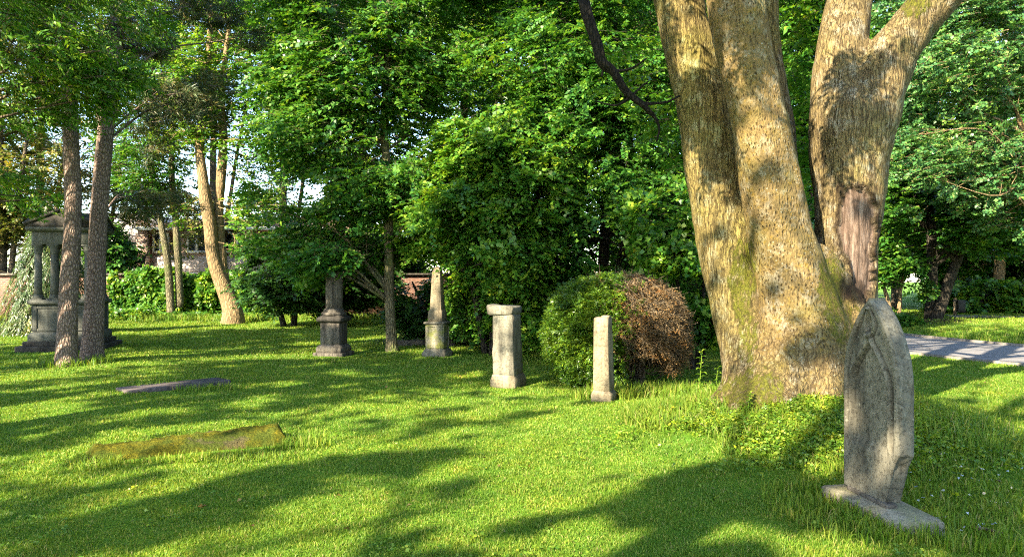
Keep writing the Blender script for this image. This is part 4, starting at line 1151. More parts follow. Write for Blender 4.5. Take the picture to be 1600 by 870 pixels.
mcol = N.ramp(N.noise(o_, 45, 4, 0.7), [(0.3, (0.030, 0.034, 0.006)), (0.5, (0.120, 0.115, 0.012)), (0.72, (0.23, 0.185, 0.018))])
mcol = N.mix(N.ramp(N.noise(o_, 5, 3), [(0.42, 0.0), (0.56, 1.0)]), mcol, N.ramp(N.noise(o_, 50, 4, 0.7), [(0.3, (0.045, 0.065, 0.010)), (0.7, (0.11, 0.13, 0.02))]))
stn = N.ramp(N.noise(o_, 30, 5, 0.7), [(0.3, (0.05, 0.036, 0.024)), (0.7, (0.15, 0.115, 0.07))])
c_ = N.mix(N.ramp(N.noise(N.coords((1, 1.6, 1)), 3.4, 4, 0.6), [(0.57, 0.0), (0.66, 0.7)]), mcol, stn)
MAT_MSLAB = N.finish(c_, 0.95, N.bump(N.noise(o_, 38, 5, 0.7), 1.0, 0.06), 0.05)
tag(link("mossy_slab", np.stack([PX.ravel(), PY.ravel(), PZ], 1), [np.stack([q, q + nys, q + nys + 1, q + 1], 1)], MAT_MSLAB, smooth=True, origin=(mc[0], mc[1], float(gz(*mc)))), "low coped grave slab overgrown with yellow moss lying in the lawn", "grave slab")

# --- bare flat slab further back
a0 = at(200, 622, 10.02); a1 = at(361, 604, 11.1); dr_ = unit((a1 - a0) * np.array([1, 1, 0])); Lh = np.linalg.norm((a1 - a0)[:2]) / 2
pn = np.array([-dr_[1], dr_[0]]); mc = ((a0 + a1) / 2)[:2] + pn * 0.22
g = Geo(); block(g, Lh, 0.23, -0.05, 0.06, (mc[0], mc[1], float(gz(*mc))), math.atan2(dr_[1], dr_[0]), 0.010, 71, tilty=0.0)
o_s = link("flat_slab", np.concatenate(g.v), [np.concatenate(a) for a in g.f.values()], ST_SLAB, origin=(mc[0], mc[1], float(gz(*mc))))
tag(o_s, "bare grey flat grave slab lying in the lawn beyond the mossy one", "grave slab")

# --- low kerb stone behind the slender tree
k0 = at(618, 538, 17.3); g = Geo()
block(g, 0.75, 0.09, -0.05, 0.14, (-2.1, 17.6, float(gz(-2.1, 17.6))), 0.08, 0.012, 73)
o_s = link("grave_kerb", np.concatenate(g.v), [np.concatenate(a) for a in g.f.values()], ST_DARK, origin=(-2.1, 17.6, 0))
tag(o_s, "low dark grave kerb on the grass between slender tree and obelisk", "grave kerb")
# ------------------------------------------------------------------ clipped yew, half of it dead and brown
bc = np.array([1.60, 11.5]); bz = float(gz(*bc)); BR, BH = 1.16, 1.60
yew = thing("clipped_yew", "clipped round evergreen bush with its right half dead and brown", "bush", (bc[0], bc[1], bz))
LM_YEW = leaf_mat("yew_needles", [(0.018, 0.055, 0.006), (0.036, 0.095, 0.007), (0.070, 0.150, 0.009), (0.12, 0.19, 0.012)], 0.2, big=1.5)
LM_DEAD = leaf_mat("dead_needles", [(0.058, 0.037, 0.017), (0.115, 0.073, 0.033), (0.185, 0.122, 0.057), (0.26, 0.18, 0.09)], 0.12, (1.1, 0.9, 0.7), big=1.5, spec=0.15, rough=0.7)
def dome(n, rin=0.80, seed=0):
    dr = unit(rng.normal(0, 1, (n, 3)))
    sup = (np.abs(dr[:, 0]) ** 2.5 + np.abs(dr[:, 1]) ** 2.5 + np.abs(dr[:, 2]) ** 2.5) ** (-1 / 2.5)
    r = (rin + (1 - rin) * rng.uniform(0, 1, n) ** 0.6) * sup * (1 + 0.13 * (fnoise(dr * 3, 1.6, seed) - 0.5) + 0.13 * (fnoise(dr * 3, 5, seed + 2) - 0.5))
    Pn = dr * r[:, None] * np.array([BR * 0.94, BR, BH * 0.56])
    Pn[:, 2] += BH * 0.50
    return Pn, dr
def yew_half(n, green, rin, seed):
    Pn, dr = dome(n * 3, rin, seed)
    bound = Pn[:, 0] * 1.0 + 0.10 + 0.22 * (Pn[:, 2] - 0.8) * -0.6 + (fnoise(Pn, 3.0, 5) - 0.5) * 1.1 + rng.normal(0, 0.10, len(Pn))
    ok = (bound < 0) if green else (bound > -0.03)
    ok &= Pn[:, 2] > (0.03 if green else 0.12 + 0.25 * fnoise(Pn, 4, 3))
    if not green:                                     # hollow low on the right where the dead twigs have fallen
        ok &= ~((Pn[:, 0] < 0.62) & (Pn[:, 2] < 0.52) & (Pn[:, 1] < 0))
    Pn, dr = Pn[ok][:n], dr[ok][:n]
    return Pn + np.array([bc[0], bc[1], bz]), dr
Pg, dg = yew_half(7500, True, 0.74, 4)
D = unit(dg * np.array([1, 1, 0.6]) + rng.normal(0, 0.45, dg.shape) + np.array([0, 0, 0.15])); N0 = rng.normal(0, 0.4, dg.shape); N0[:, 2] += 1
V, Fq = sprays(Pg, D, perp(D, N0), 0.15, 16, 0.045, 0.014, 'flat', 0.25, 0.35, 0.05)
link("green_foliage", V, [Fq], LM_YEW, yew)
Pd, dd = yew_half(7500, False, 0.62, 6)
D = unit(dd * np.array([1, 1, 0.3]) + rng.normal(0, 0.7, dd.shape) + np.array([0.2, 0, -0.25])); N0 = rng.normal(0, 0.6, dd.shape); N0[:, 2] += 1
V, Fq = sprays(Pd, D, perp(D, N0), 0.15, 12, 0.035, 0.009, 'flat', 0.3, 0.6, 0.05)
dead = link("dead_foliage", V, [Fq], LM_DEAD, yew); dead["label"] = "brown dead side of the bush"
gb = Geo(); V, Fq = twig_strips(Pd, D, 0.2, 0.010); gb.add(V, [Fq])
lr = np.random.default_rng(3)
stem = np.array([bc[0] + 0.15, bc[1] + 0.1, bz])
for k in range(70):
    e = Pd[lr.integers(len(Pd))]; m = stem + (e - stem) * 0.5 + lr.normal(0, 0.12, 3) + np.array([0, 0, 0.12])
    tube(gb, np.array([[*(stem + [0, 0, 0.25 + 0.5 * lr.random()]), 0.022], [*m, 0.013], [*e, 0.004]]), 5, 10)
for k in range(220):                                  # hanging bare twigs on the dead side
    e = Pd[lr.integers(len(Pd))]
    if e[1] > bc[1]: continue
    d_ = lr.normal(0, 1, 3) * np.array([1, 0.5, 0.8]); d_ = d_ / np.linalg.norm(d_) * lr.uniform(0.12, 0.3)
    tube(gb, np.array([[*e, 0.004], [*(e + d_ * 0.5 + np.array([0, -0.02, -0.03])), 0.0035], [*(e + d_), 0.002]]), 4, 5)
gb.obj("twigs", BK_BROWN, yew)
gb = Geo()
for k, (dx, dy, tx) in enumerate([(0.0, 0.0, 0.1), (0.22, -0.1, 0.35), (-0.15, 0.12, -0.3), (0.1, 0.2, 0.1)]):
    tube(gb, np.array([[stem[0] + dx, stem[1] + dy, bz - 0.05, 0.09], [stem[0] + dx * 1.2, stem[1] + dy, bz + 0.4, 0.065], [stem[0] + dx + tx, stem[1] + dy, bz + 1.1, 0.03]]), 9, 14, 0.12, k)
gb.obj("trunk", BK_BROWN, yew, smooth=True)

# ------------------------------------------------------------------ the two pines on the left
p1 = at(104, 571, 13.6); p1[2] = gz(*p1[:2]) - 0.05
pine_trunk1 = tr([*p1, 0.21], px_row(104, 540, 13.65, 15), px_row(108, 450, 13.7, 13.5), px_row(114, 330, 13.75, 12.3), px_row(110, 200, 13.8, 11.5), px_row(108, 60, 13.9, 11), px_row(112, -160, 14.1, 9), px_row(118, -420, 14.3, 5))
pb_ = [blob_px(110, -200, 14.2, 150, 60, 1.6), blob_px(40, -80, 14.0, 120, 40, 1.3), blob_px(170, -300, 14.2, 160, 60, 1.6), blob_px(100, -420, 14.3, 120, 60, 1.3), blob_px(20, 30, 15.2, 70, 24, 0.9)]
tree("pine_tree", "left of two slim reddish pine trunks rising side by side from the lawn", "tree", [pine_trunk1], pb_, 2600, LM_NEEDLE, BK_PINE, "pines by the canopy tomb",
     L=0.30, n=22, ll=0.16, lw=0.019, gap=0.44, nl=12, seed=31, hmin=0.5, lr0=0.25, droop=0.05, jit=0.5, tilt=0.8, angle=48)
p2 = at(143, 562, 14.3); p2[2] = gz(*p2[:2]) - 0.05
pine_trunk2 = tr([*p2, 0.23], px_row(145, 530, 14.35, 15.5), px_row(150, 430, 14.4, 13), px_row(155, 330, 14.45, 12.5), px_row(163, 230, 14.5, 12), px_row(172, 140, 14.55, 11.5), px_row(183, 40, 14.7, 11), px_row(198, -160, 15.0, 9), px_row(215, -420, 15.2, 5))
pb_ = [blob_px(262, 165, 15.4, 80, 40, 0.9), blob_px(325, 150, 16.2, 50, 34, 0.6), blob_px(225, 225, 15.6, 45, 26, 0.7), blob_px(235, 318, 17.5, 75, 24, 0.8), blob_px(310, 15, 16.4, 80, 22, 0.8), blob_px(215, 60, 15.2, 60, 30, 0.9),
       blob_px(260, -160, 15.2, 150, 60, 1.6), blob_px(200, -330, 15.2, 150, 60, 1.6), blob_px(390, 60, 16.6, 40, 14, 0.5)]
tree("pine_tree", "right of two slim pine trunks, leaning slightly right in front of the canopy tomb", "tree", [pine_trunk2], pb_, 1700, LM_NEEDLE, BK_PINE, "pines by the canopy tomb",
     L=0.30, n=22, ll=0.16, lw=0.019, gap=0.52, nl=20, seed=32, hmin=0.36, lr0=0.2, droop=0.05, jit=0.5, tilt=0.8, angle=48)

# ash crown hanging in from the left, its trunk beyond the picture
tb_ = np.array([-11.8, 10.4, float(gz(-11.8, 10.4)) - 0.1])
ash_trunk = tr([*tb_, 0.30], [-11.7, 10.4, 1.5, 0.24], [-11.4, 10.5, 4.0, 0.2], [-11.0, 10.7, 7.0, 0.14], [-10.7, 11, 9.5, 0.06])
ab = [blob_px(50, 70, 11.6, 90, 70, 0.9), blob_px(140, 105, 12.2, 80, 60, 0.8), blob_px(30, 165, 12.4, 60, 40, 0.7), blob_px(185, 130, 12.6, 52, 42, 0.6), blob_px(110, -40, 12.0, 160, 60, 1.2), blob_px(-80, -60, 11.5, 150, 90, 1.4), blob_px(120, 170, 12.5, 70, 30, 0.5), blob_px(230, 40, 12.6, 40, 30, 0.5), blob_px(70, 318, 14.6, 60, 20, 0.4), blob_px(25, 290, 14.8, 50, 30, 0.4)]
tree("ash_tree", "feathery leaved tree overhanging from beyond the left edge above the pines", "tree", [ash_trunk], ab, 2100, LM_BRIGHT, BK_BROWN, None,
     L=0.34, n=13, ll=0.095, lw=0.036, kind='pinnate', gap=0.36, gscale=1.3, nl=18, seed=33, hmin=0.3, droop=0.28, jit=0.3, tilt=0.9, lr0=0.3, inner=0.1)

# ------------------------------------------------------------------ far tree with sunlit forked trunk
f0 = at(364, 503, 26.8); f0[2] = gz(*f0[:2]) - 0.1
ft1 = tr([*f0, 0.46], px_row(363, 485, 26.8, 15.5), px_row(350, 450, 26.8, 12), px_row(334, 405, 26.8, 10), px_row(328, 350, 26.8, 10), px_row(321, 310, 26.8, 9.5), px_row(317, 280, 26.8, 8), px_row(312, 220, 26.9, 6.5), px_row(322, 140, 27, 5), px_row(330, 20, 27, 4), px_row(335, -120, 27, 2))
ft2 = tr(px_row(352, 455, 26.9, 8), px_row(346, 395, 27.0, 7.5), px_row(342, 330, 27.1, 7), px_row(346, 270, 27.1, 7.5), px_row(349, 215, 27.1, 6.5), px_row(346, 150, 27.1, 5), px_row(356, 60, 27.2, 3.5), px_row(372, -60, 27.2, 2))
fb = [blob_px(340, 90, 27, 110, 110, 2.4), blob_px(300, 190, 27, 70, 60, 1.4), blob_px(400, 240, 27, 55, 60, 1.3), blob_px(340, -80, 27, 150, 110, 2.6), blob_px(400, 325, 26.5, 50, 34, 0.9), blob_px(300, 330, 26.9, 34, 24, 0.7), blob_px(400, 385, 26.2, 40, 22, 0.8)]
tree("sunlit_forked_tree", "sunlit tan tree with a forked trunk in front of the ivy clad wall", "tree", [ft1, ft2], fb, 2500, LM_BRIGHT, BK_PALE, None,
     L=0.7, n=14, ll=0.15, lw=0.09, gap=0.46, gscale=0.7, nl=16, seed=41, hmin=0.6, lr0=0.3, inner=0.2, tw=0.03)
# pair of trunks by the wall
g0 = at(268, 480, 29.0); g0[2] = gz(*g0[:2])
t1 = tr([*g0, 0.16], px_row(262, 410, 29, 5.6), px_row(252, 350, 29, 4.8), px_row(236, 250, 29, 4), px_row(240, 120, 29, 3), px_row(230, -60, 29, 2))
t2 = tr(px_row(281, 480, 29.2, 6.2), px_row(279, 420, 29.2, 5.8), px_row(275, 350, 29.2, 5), px_row(268, 250, 29.2, 4.2), px_row(275, 120, 29.2, 3), px_row(290, -40, 29.2, 2))
bb = [blob_px(230, 240, 29, 85, 75, 2.0), blob_px(250, 90, 29, 120, 90, 2.5), blob_px(235, 300, 29, 50, 26, 1.0), blob_px(230, -70, 29, 150, 100, 2.5)]
tree("twin_stemmed_tree", "thin twin stemmed tree growing out of the ivy at the wall", "tree", [t1, t2], bb, 3000, LM_GREEN, BK_MOSSY, None, L=0.6, n=11, ll=0.15, lw=0.085, gap=0.43, gscale=0.5, nl=16, seed=42, inner=0.2, tw=0.03)

# ------------------------------------------------------------------ slender tree in the middle of the lawn
s0 = at(613, 549, 16.3); s0[2] = gz(*s0[:2]) - 0.05
st = tr([*s0, 0.16], px_row(611, 520, 16.3, 8.5), px_row(608, 440, 16.3, 7.5), px_row(607, 350, 16.3, 7), px_row(604, 260, 16.3, 6.5), px_row(600, 190, 16.4, 6), px_row(606, 80, 16.4, 5), px_row(606, -60, 16.5, 3.5), px_row(610, -220, 16.5, 2))
sb = [blob_px(560, 120, 16.4, 130, 95, 1.6), blob_px(500, 215, 16.4, 95, 55, 1.4), blob_px(470, 300, 16.6, 85, 50, 1.2), blob_px(560, 300, 15.9, 100, 55, 1.0), blob_px(480, 385, 17.0, 75, 34, 1.0), blob_px(570, 390, 17.0, 75, 30, 1.0),
      blob_px(660, 150, 16.8, 80, 80, 1.4), blob_px(450, 130, 16.8, 40, 40, 1.0), blob_px(660, 290, 15.8, 60, 45, 0.9), blob_px(590, -60, 16.5, 200, 110, 2.0), blob_px(520, 20, 16.2, 90, 60, 1.2), blob_px(500, 428, 17.0, 48, 22, 0.7), blob_px(515, 402, 15.3, 50, 26, 0.5), blob_px(480, 410, 15.6, 40, 22, 0.5)]
tree("slender_maple", "slender straight trunked tree spreading layered leaves over the lawn", "tree", [st], sb, 5600, LM_GREEN, BK_MOSSY, None, L=0.6, n=16, ll=0.105, lw=0.075, gap=0.43, gscale=0.85, nl=34, seed=43, hmin=0.2, lr0=0.42, inner=0.15, tilt=0.5, droop=0.18)

# ------------------------------------------------------------------ shrubs and trees making the dark middle
def shrub(name, label, u, v, d, stems, blobs, nsp, lm, seed, group=None, cat="shrub", bk=None, **kw):
    b0 = at(u, v, d); b0[2] = gz(*b0[:2]) - 0.05
    lr = np.random.default_rng(seed); TT = []
    for (du, top_v, lean, r) in stems:
        TT.append(tr([b0[0] + du / FPX * d, b0[1] + lr.uniform(-0.2, 0.2), b0[2], r / FPX * d], px_row(u + du * 1.5 + lean * 0.3, v + (top_v - v) * 0.35, d, r * 0.8), px_row(u + du * 2 + lean * 0.6, v + (top_v - v) * 0.7, d + 0.2, r * 0.6), px_row(u + du * 2 + lean, top_v, d + 0.3, r * 0.25)))
    return tree(name, label, cat, TT, blobs, nsp, lm, bk or BK_DARK, group, seed=seed, **kw)

shrub("hazel_shrub", "broad leafy shrub with bright layered boughs reaching over the obelisk", 765, 540, 15.6, [(-6, 250, -60, 6), (5, 180, 10, 7), (12, 200, 90, 6)],
      [blob_px(735, 330, 14.6, 105, 42, 1.0), blob_px(685, 372, 16.2, 72, 28, 0.8), blob_px(790, 400, 14.8, 90, 55, 1.1), blob_px(760, 240, 15.4, 100, 60, 1.3), blob_px(830, 300, 15.0, 90, 70, 1.2), blob_px(760, 470, 16.0, 80, 50, 1.0), blob_px(850, 480, 15.4, 70, 70, 1.0)],
      4300, LM_BRIGHT, 51, L=0.55, n=15, ll=0.11, lw=0.082, gap=0.42, gscale=0.9, nl=30, tilt=0.4, inner=0.1, droop=0.22)
shrub("elm_tree", "dense dark leaved tree filling the middle behind the clipped bush", 930, 545, 16.2, [(-8, 60, -60, 9), (6, 40, 20, 10), (10, 120, 90, 7)],
      [blob_px(900, 230, 15.8, 130, 110, 1.6), blob_px(960, 350, 15.2, 120, 90, 1.3), blob_px(870, 400, 15.6, 90, 90, 1.2), blob_px(1000, 470, 15.6, 90, 60, 1.1), blob_px(900, 480, 16.4, 110, 60, 1.1), blob_px(840, 120, 16.6, 120, 90, 1.8), blob_px(990, 150, 16.2, 120, 110, 1.6), blob_px(900, -40, 17, 200, 110, 2.2), blob_px(1060, 330, 15.8, 80, 110, 1.2)],
      6800, LM_GREEN, 52, cat="tree", L=0.55, n=15, ll=0.105, lw=0.072, gap=0.41, gscale=0.9, nl=40, tilt=0.35, inner=0.1, droop=0.2)
shrub("round_leaved_shrub", "round leaved shrub between the clipped bush and the huge trunk", 1085, 560, 13.2, [(-5, 380, -30, 4), (4, 330, 20, 4), (8, 400, 40, 3)],
      [blob_px(1075, 430, 13.2, 55, 60, 0.8), blob_px(1045, 390, 13.4, 50, 40, 0.7), blob_px(1110, 480, 13.0, 40, 60, 0.6), blob_px(1020, 330, 13.8, 50, 50, 0.7), blob_px(1085, 330, 13.6, 45, 60, 0.7)],
      900, LM_BRIGHT, 53, L=0.5, n=10, ll=0.12, lw=0.11, gap=0.44, gscale=1.4, nl=14, tilt=0.5, inner=0.1, droop=0.15, jit=0.45)
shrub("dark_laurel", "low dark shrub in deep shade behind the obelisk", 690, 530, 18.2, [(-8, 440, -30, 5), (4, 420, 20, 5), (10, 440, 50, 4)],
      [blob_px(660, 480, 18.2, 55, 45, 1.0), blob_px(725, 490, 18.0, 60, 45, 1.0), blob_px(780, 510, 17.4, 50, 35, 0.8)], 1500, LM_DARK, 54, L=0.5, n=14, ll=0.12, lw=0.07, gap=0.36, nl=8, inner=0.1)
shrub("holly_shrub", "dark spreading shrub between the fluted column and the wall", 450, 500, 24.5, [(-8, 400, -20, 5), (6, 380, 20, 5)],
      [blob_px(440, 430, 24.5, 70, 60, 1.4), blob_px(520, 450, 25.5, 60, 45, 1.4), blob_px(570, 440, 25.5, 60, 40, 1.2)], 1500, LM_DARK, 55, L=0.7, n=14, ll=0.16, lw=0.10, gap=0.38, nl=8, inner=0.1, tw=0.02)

# taller trees standing behind them
BK = [("tall_lime_tree", "tall green tree directly behind the slender tree's crown", 520, 490, 24, [blob_px(540, 190, 24, 150, 150, 2.8), blob_px(470, 330, 23.5, 100, 70, 2.0), blob_px(600, 330, 24, 110, 80, 2.0), blob_px(520, 0, 24, 200, 130, 3)], LM_GREEN, 2100, 0.48),
      ("tall_lime_tree", "tall sun flecked tree rising behind the bright layered shrub", 720, 490, 23, [blob_px(720, 170, 23, 140, 140, 2.6), blob_px(790, 50, 23, 150, 110, 2.6), blob_px(700, 330, 22.5, 110, 80, 2.0), blob_px(700, -40, 23, 200, 100, 3)], LM_BRIGHT, 2000, 0.50),
      ("tall_lime_tree", "tall tree behind the middle thicket, left of the dark crooked limb", 880, 490, 24, [blob_px(900, 120, 24, 150, 150, 2.6), blob_px(860, 330, 24, 140, 110, 2.2), blob_px(920, -50, 24, 200, 110, 3), blob_px(900, 430, 24, 150, 60, 2)], LM_GREEN, 3000, 0.38),
      ("tall_lime_tree", "pale green tree seen just left of the leaning left stem", 1030, 490, 21, [blob_px(1010, 90, 21, 110, 120, 2.2), blob_px(1040, 300, 21, 100, 120, 2.0), blob_px(1000, -40, 21, 150, 100, 2.4), blob_px(1050, 430, 21, 90, 60, 1.6)], LM_BRIGHT, 2500, 0.38)]
for k, (nm, lb, u, v, d, bl, lm, ns, gp) in enumerate(BK):
    shrub(nm, lb, u, v, d, [(0, -60, 10, 9), (6, 60, 60, 5)], bl, ns, lm, 60 + k, "tall trees behind the middle thicket", "tree", BK_BROWN, L=0.8, n=16, ll=0.155, lw=0.105, gap=gp, gscale=0.5, nl=20, inner=0.15, tw=0.02, tilt=0.4)

# ------------------------------------------------------------------ right hand side, seen between and beyond the stems
shrub("lime_sapling", "leafy young tree glimpsed in the gap between the big stems", 1245, 520, 15.2, [(0, 120, 10, 5), (5, 220, 20, 4)],
      [blob_px(1245, 330, 15.2, 60, 100, 1.0), blob_px(1245, 180, 15.4, 60, 90, 1.0), blob_px(1250, 30, 15.6, 80, 90, 1.0), blob_px(1250, 440, 15.2, 60, 70, 0.9)], 1500, LM_GREEN, 70, None, "tree", L=0.55, n=14, ll=0.12, lw=0.08, gap=0.36, nl=12, inner=0.1)
shrub("holly_tree", "large bluish green tree with bare pale branches beyond the path", 1672, 480, 21.5, [(-6, -80, -40, 9), (-14, 120, -70, 6), (4, 20, 10, 6)],
      [blob_px(1480, 130, 21.2, 85, 100, 1.8), blob_px(1560, 80, 22.4, 80, 110, 2.0), blob_px(1440, 260, 21.0, 70, 70, 1.5), blob_px(1530, 260, 21.6, 90, 80, 1.6), blob_px(1620, 200, 22, 80, 120, 2.0), blob_px(1480, 0, 22, 110, 70, 2.0), blob_px(1590, 330, 22, 70, 45, 1.4), blob_px(1560, -120, 22.5, 160, 100, 2.5)],
      5200, LM_BLUE, 71, None, "tree", BK_PALE, L=0.5, n=16, ll=0.105, lw=0.075, gap=0.44, gscale=0.8, nl=44, inner=0.25, tilt=0.7, lr0=0.5, tw=0.014)
shrub("sycamore_tree", "twin dark trunked tree on bare earth beyond the path", 1458, 498, 24.6, [(0, 250, -6, 10)],
      [blob_px(1440, 330, 24, 80, 55, 1.8), blob_px(1500, 350, 24, 80, 45, 1.8), blob_px(1400, 390, 24.6, 50, 50, 1.4), blob_px(1410, 230, 24.8, 60, 80, 1.8), blob_px(1550, 375, 24.5, 60, 30, 1.3), blob_px(1390, 120, 25, 60, 100, 1.8)],
      2700, LM_GREEN, 72, None, "tree", BK_DARK, L=0.7, n=15, ll=0.16, lw=0.115, gap=0.42, gscale=0.7, nl=14, inner=0.1, tw=0.02)
sy = [o for o in bpy.data.objects if o.name == "sycamore_tree"][0]
g = Geo(); z0 = gz(at(1470, 492, 24.4)[0], 24.4)
tube(g, np.array([[at(1462, 492, 24.4)[0], 24.4, z0 - 0.05, 0.2], px_row(1474, 465, 24.4, 9), px_row(1490, 420, 24.4, 7.5), px_row(1506, 382, 24.5, 6), px_row(1516, 352, 24.6, 4), px_row(1535, 320, 24.8, 2)]), 10, 30, 0.1, 3)
tube(g, np.array([px_row(1494, 412, 24.4, 3.5), px_row(1482, 396, 24.3, 3), px_row(1462, 384, 24.3, 2)]), 7, 10)
g.obj("leaning_stem", BK_DARK, sy, smooth=True)
shrub("hawthorn", "small pale stemmed tree at the path's far edge just right of the headstone top", 1398, 494, 24.4, [(-3, 420, -22, 4), (4, 415, 6, 3.5)],
      [blob_px(1395, 420, 24.3, 42, 34, 1.0), blob_px(1420, 450, 24.5, 30, 20, 0.8)], 420, LM_GREEN, 73, None, "tree", BK_PALE, L=0.5, n=14, ll=0.14, lw=0.09, gap=0.4, nl=6)
shrub("low_undergrowth_shrub", "low ferny shrub at the foot of the dark trunks", 1412, 512, 23.4, [(0, 495, 4, 2), (6, 498, 10, 2)],
      [blob_px(1415, 505, 23.3, 26, 13, 0.6), blob_px(1390, 500, 23.6, 18, 14, 0.5)], 240, LM_GREEN, 74, None, "shrub", None, L=0.5, n=14, ll=0.12, lw=0.07, gap=0.2, nl=0, zmin=0.05)
shrub("laurel_hedge", "long broad leaved hedge on the right beyond the path", 1555, 495, 28.5, [(-40, 450, -10, 4), (0, 445, 5, 4), (40, 450, 10, 4)],
      [blob_px(1500, 465, 28.5, 40, 24, 1.2), blob_px(1550, 462, 28.6, 55, 28, 1.3), blob_px(1610, 465, 28.4, 60, 26, 1.3), blob_px(1680, 465, 28.4, 60, 28, 1.3), blob_px(1520, 483, 28.0, 60, 14, 1.0), blob_px(1600, 485, 28.0, 70, 14, 1.0)],
      2300, LM_BRIGHT, 75, None, "hedge", None, L=0.6, n=14, ll=0.20, lw=0.12, gap=0.28, nl=6, inner=0.3, tilt=0.35, zmin=0.05, tw=0.02)
shrub("leaning_beech", "sunlit tan trunk standing behind the long hedge", 1561, 470, 32, [(0, 200, 8, 9), (1, 230, -20, 4)],
      [blob_px(1560, 300, 32, 130, 80, 2.5), blob_px(1480, 330, 33, 110, 80, 2.5), blob_px(1620, 380, 32, 60, 35, 1.8), blob_px(1500, 400, 34, 70, 30, 1.6)], 2200, LM_GREEN, 76, None, "tree", BK_PALE, L=0.9, n=15, ll=0.2, lw=0.13, gap=0.44, gscale=0.5, nl=8, tw=0.03)
for k, (u, d, lb, lm) in enumerate([(1250, 30, "tall tree far behind the gap in the big stems", LM_GREEN), (1400, 33, "tall tree standing behind the twin dark trunks", LM_BRIGHT), (1330, 40, "distant tree right behind the forked stem", LM_GREEN), (1640, 36, "tall tree beyond the hedge at the right edge", LM_GREEN)]):
    shrub("park_tree", lb, u, 485, d, [(0, 0, 8, 8)], [blob_px(u, 160, d, 130, 160, 3), blob_px(u + 30, 330, d, 110, 90, 2.6), blob_px(u - 20, -60, d, 170, 120, 3.4)], 2300, lm, 80 + k, "tall trees beyond the path", "tree", BK_BROWN,
          L=1.0, n=15, ll=0.22, lw=0.15, gap=0.44, gscale=0.4, nl=14, inner=0.15, tw=0.03, tilt=0.45)

shrub("beech_hedge", "tall dark hedge far behind the long broad leaved one at the right edge", 1600, 470, 39, [(-50, 430, -10, 4), (30, 425, 5, 4)],
      [blob_px(1510, 425, 39, 50, 36, 1.5), blob_px(1590, 420, 39, 60, 44, 1.5), blob_px(1680, 420, 39, 60, 46, 1.5)], 1500, LM_DARK, 77, None, "hedge", None, L=0.8, n=14, ll=0.24, lw=0.15, gap=0.28, nl=4, inner=0.2, tw=0.03)
# ------------------------------------------------------------------ left background
shrub("broad_tree", "yellow green tree at the left edge behind the canopy tomb", 5, 490, 33, [(0, 60, -10, 8), (4, 150, 40, 5)],
      [blob_px(20, 260, 33, 75, 90, 2.0), blob_px(-60, 340, 33, 110, 90, 2.0), blob_px(30, 350, 33.5, 40, 50, 1.2), blob_px(-20, 120, 33, 120, 110, 2.5), blob_px(70, 190, 33, 45, 60, 1.5)], 2600, LM_OLIVE, 90, None, "tree", BK_BROWN,
      L=0.8, n=15, ll=0.16, lw=0.10, gap=0.40, gscale=0.5, nl=12, inner=0.15, tw=0.02)
for k, (u, d, gp, lb, lm, bl) in enumerate([
        (150, 38, 0.50, "hazy thin crowned tree behind the two pines", LM_OLIVE, [(150, 190, 120, 120), (120, 60, 150, 110), (170, 305, 70, 40), (300, 330, 70, 34), (235, 315, 60, 40), (195, 352, 40, 26), (300, 362, 26, 18), (268, 395, 20, 20), (140, -80, 200, 110)]),
        (330, 42, 0.52, "thin crowned tree beyond the house roof", LM_GREEN, [(300, 120, 110, 90), (380, 40, 120, 100), (340, -80, 180, 100)]),
        (440, 36, 0.47, "green tree beyond the wall left of the slender tree", LM_GREEN, [(430, 330, 60, 60), (450, 210, 70, 80), (450, 80, 110, 90), (460, -60, 170, 110)]),
        (60, 40, 0.42, "dense tree far behind the canopy tomb", LM_GREEN, [(50, 300, 90, 110), (60, 120, 110, 120), (60, 430, 90, 40), (40, -40, 170, 110)])]):
    shrub("wall_side_tree", lb, u, 488, d, [(0, 0, 8, 7), (3, 120, 60, 4)], [blob_px(a, b, d, c, e, 2.6) for a, b, c, e in bl], [3000, 1700, 1800, 2300][k], lm, 95 + k, "trees beyond the garden wall", "tree", BK_BROWN,
          L=0.8, n=9, ll=0.19, lw=0.12, gap=gp - 0.01, gscale=0.6, nl=16, inner=0.1, tw=0.035, tilt=0.5)

# weeping conifer behind the canopy tomb
w0 = at(78, 492, 21.5); w0[2] = gz(*w0[:2])
root = thing("weeping_conifer", "pale drooping conifer seen through the columns of the canopy tomb", "tree", w0)
g = Geo(); tube(g, np.array([[*w0, 0.14], [w0[0] + 0.05, w0[1], 2.2, 0.1], [w0[0] + 0.2, w0[1], 3.7, 0.03]]), 9, 20, 0.08, 2); g.obj("trunk", BK_BROWN, root, smooth=True)
zz = 0.3 + 3.3 * rng.uniform(0, 1, 1500) ** 1.1; a = rng.uniform(0, 2 * np.pi, 1500); rr = (1.45 * (1 - zz / 4.0) + 0.12) * rng.uniform(0.35, 1.1, 1500)
Pw = np.stack([w0[0] + rr * np.cos(a), w0[1] + rr * np.sin(a), zz - 0.25 * rr], 1)
D = unit(np.stack([np.cos(a) * 0.6, np.sin(a) * 0.6, np.full(1500, -0.8)], 1) + rng.normal(0, 0.2, (1500, 3))); N0 = np.stack([np.cos(a), np.sin(a), np.full(1500, 0.6)], 1)
V, Fq = sprays(Pw, D, perp(D, N0), 0.6, 24, 0.12, 0.026, 'flat', 0.3, 0.3, 0.05, 30); link("crown", V, [Fq], LM_WEEP, root)
g = Geo(); V, Fq = twig_strips(Pw, D, 0.6, 0.012); g.add(V, [Fq]); g.obj("branches", BK_BROWN, root)

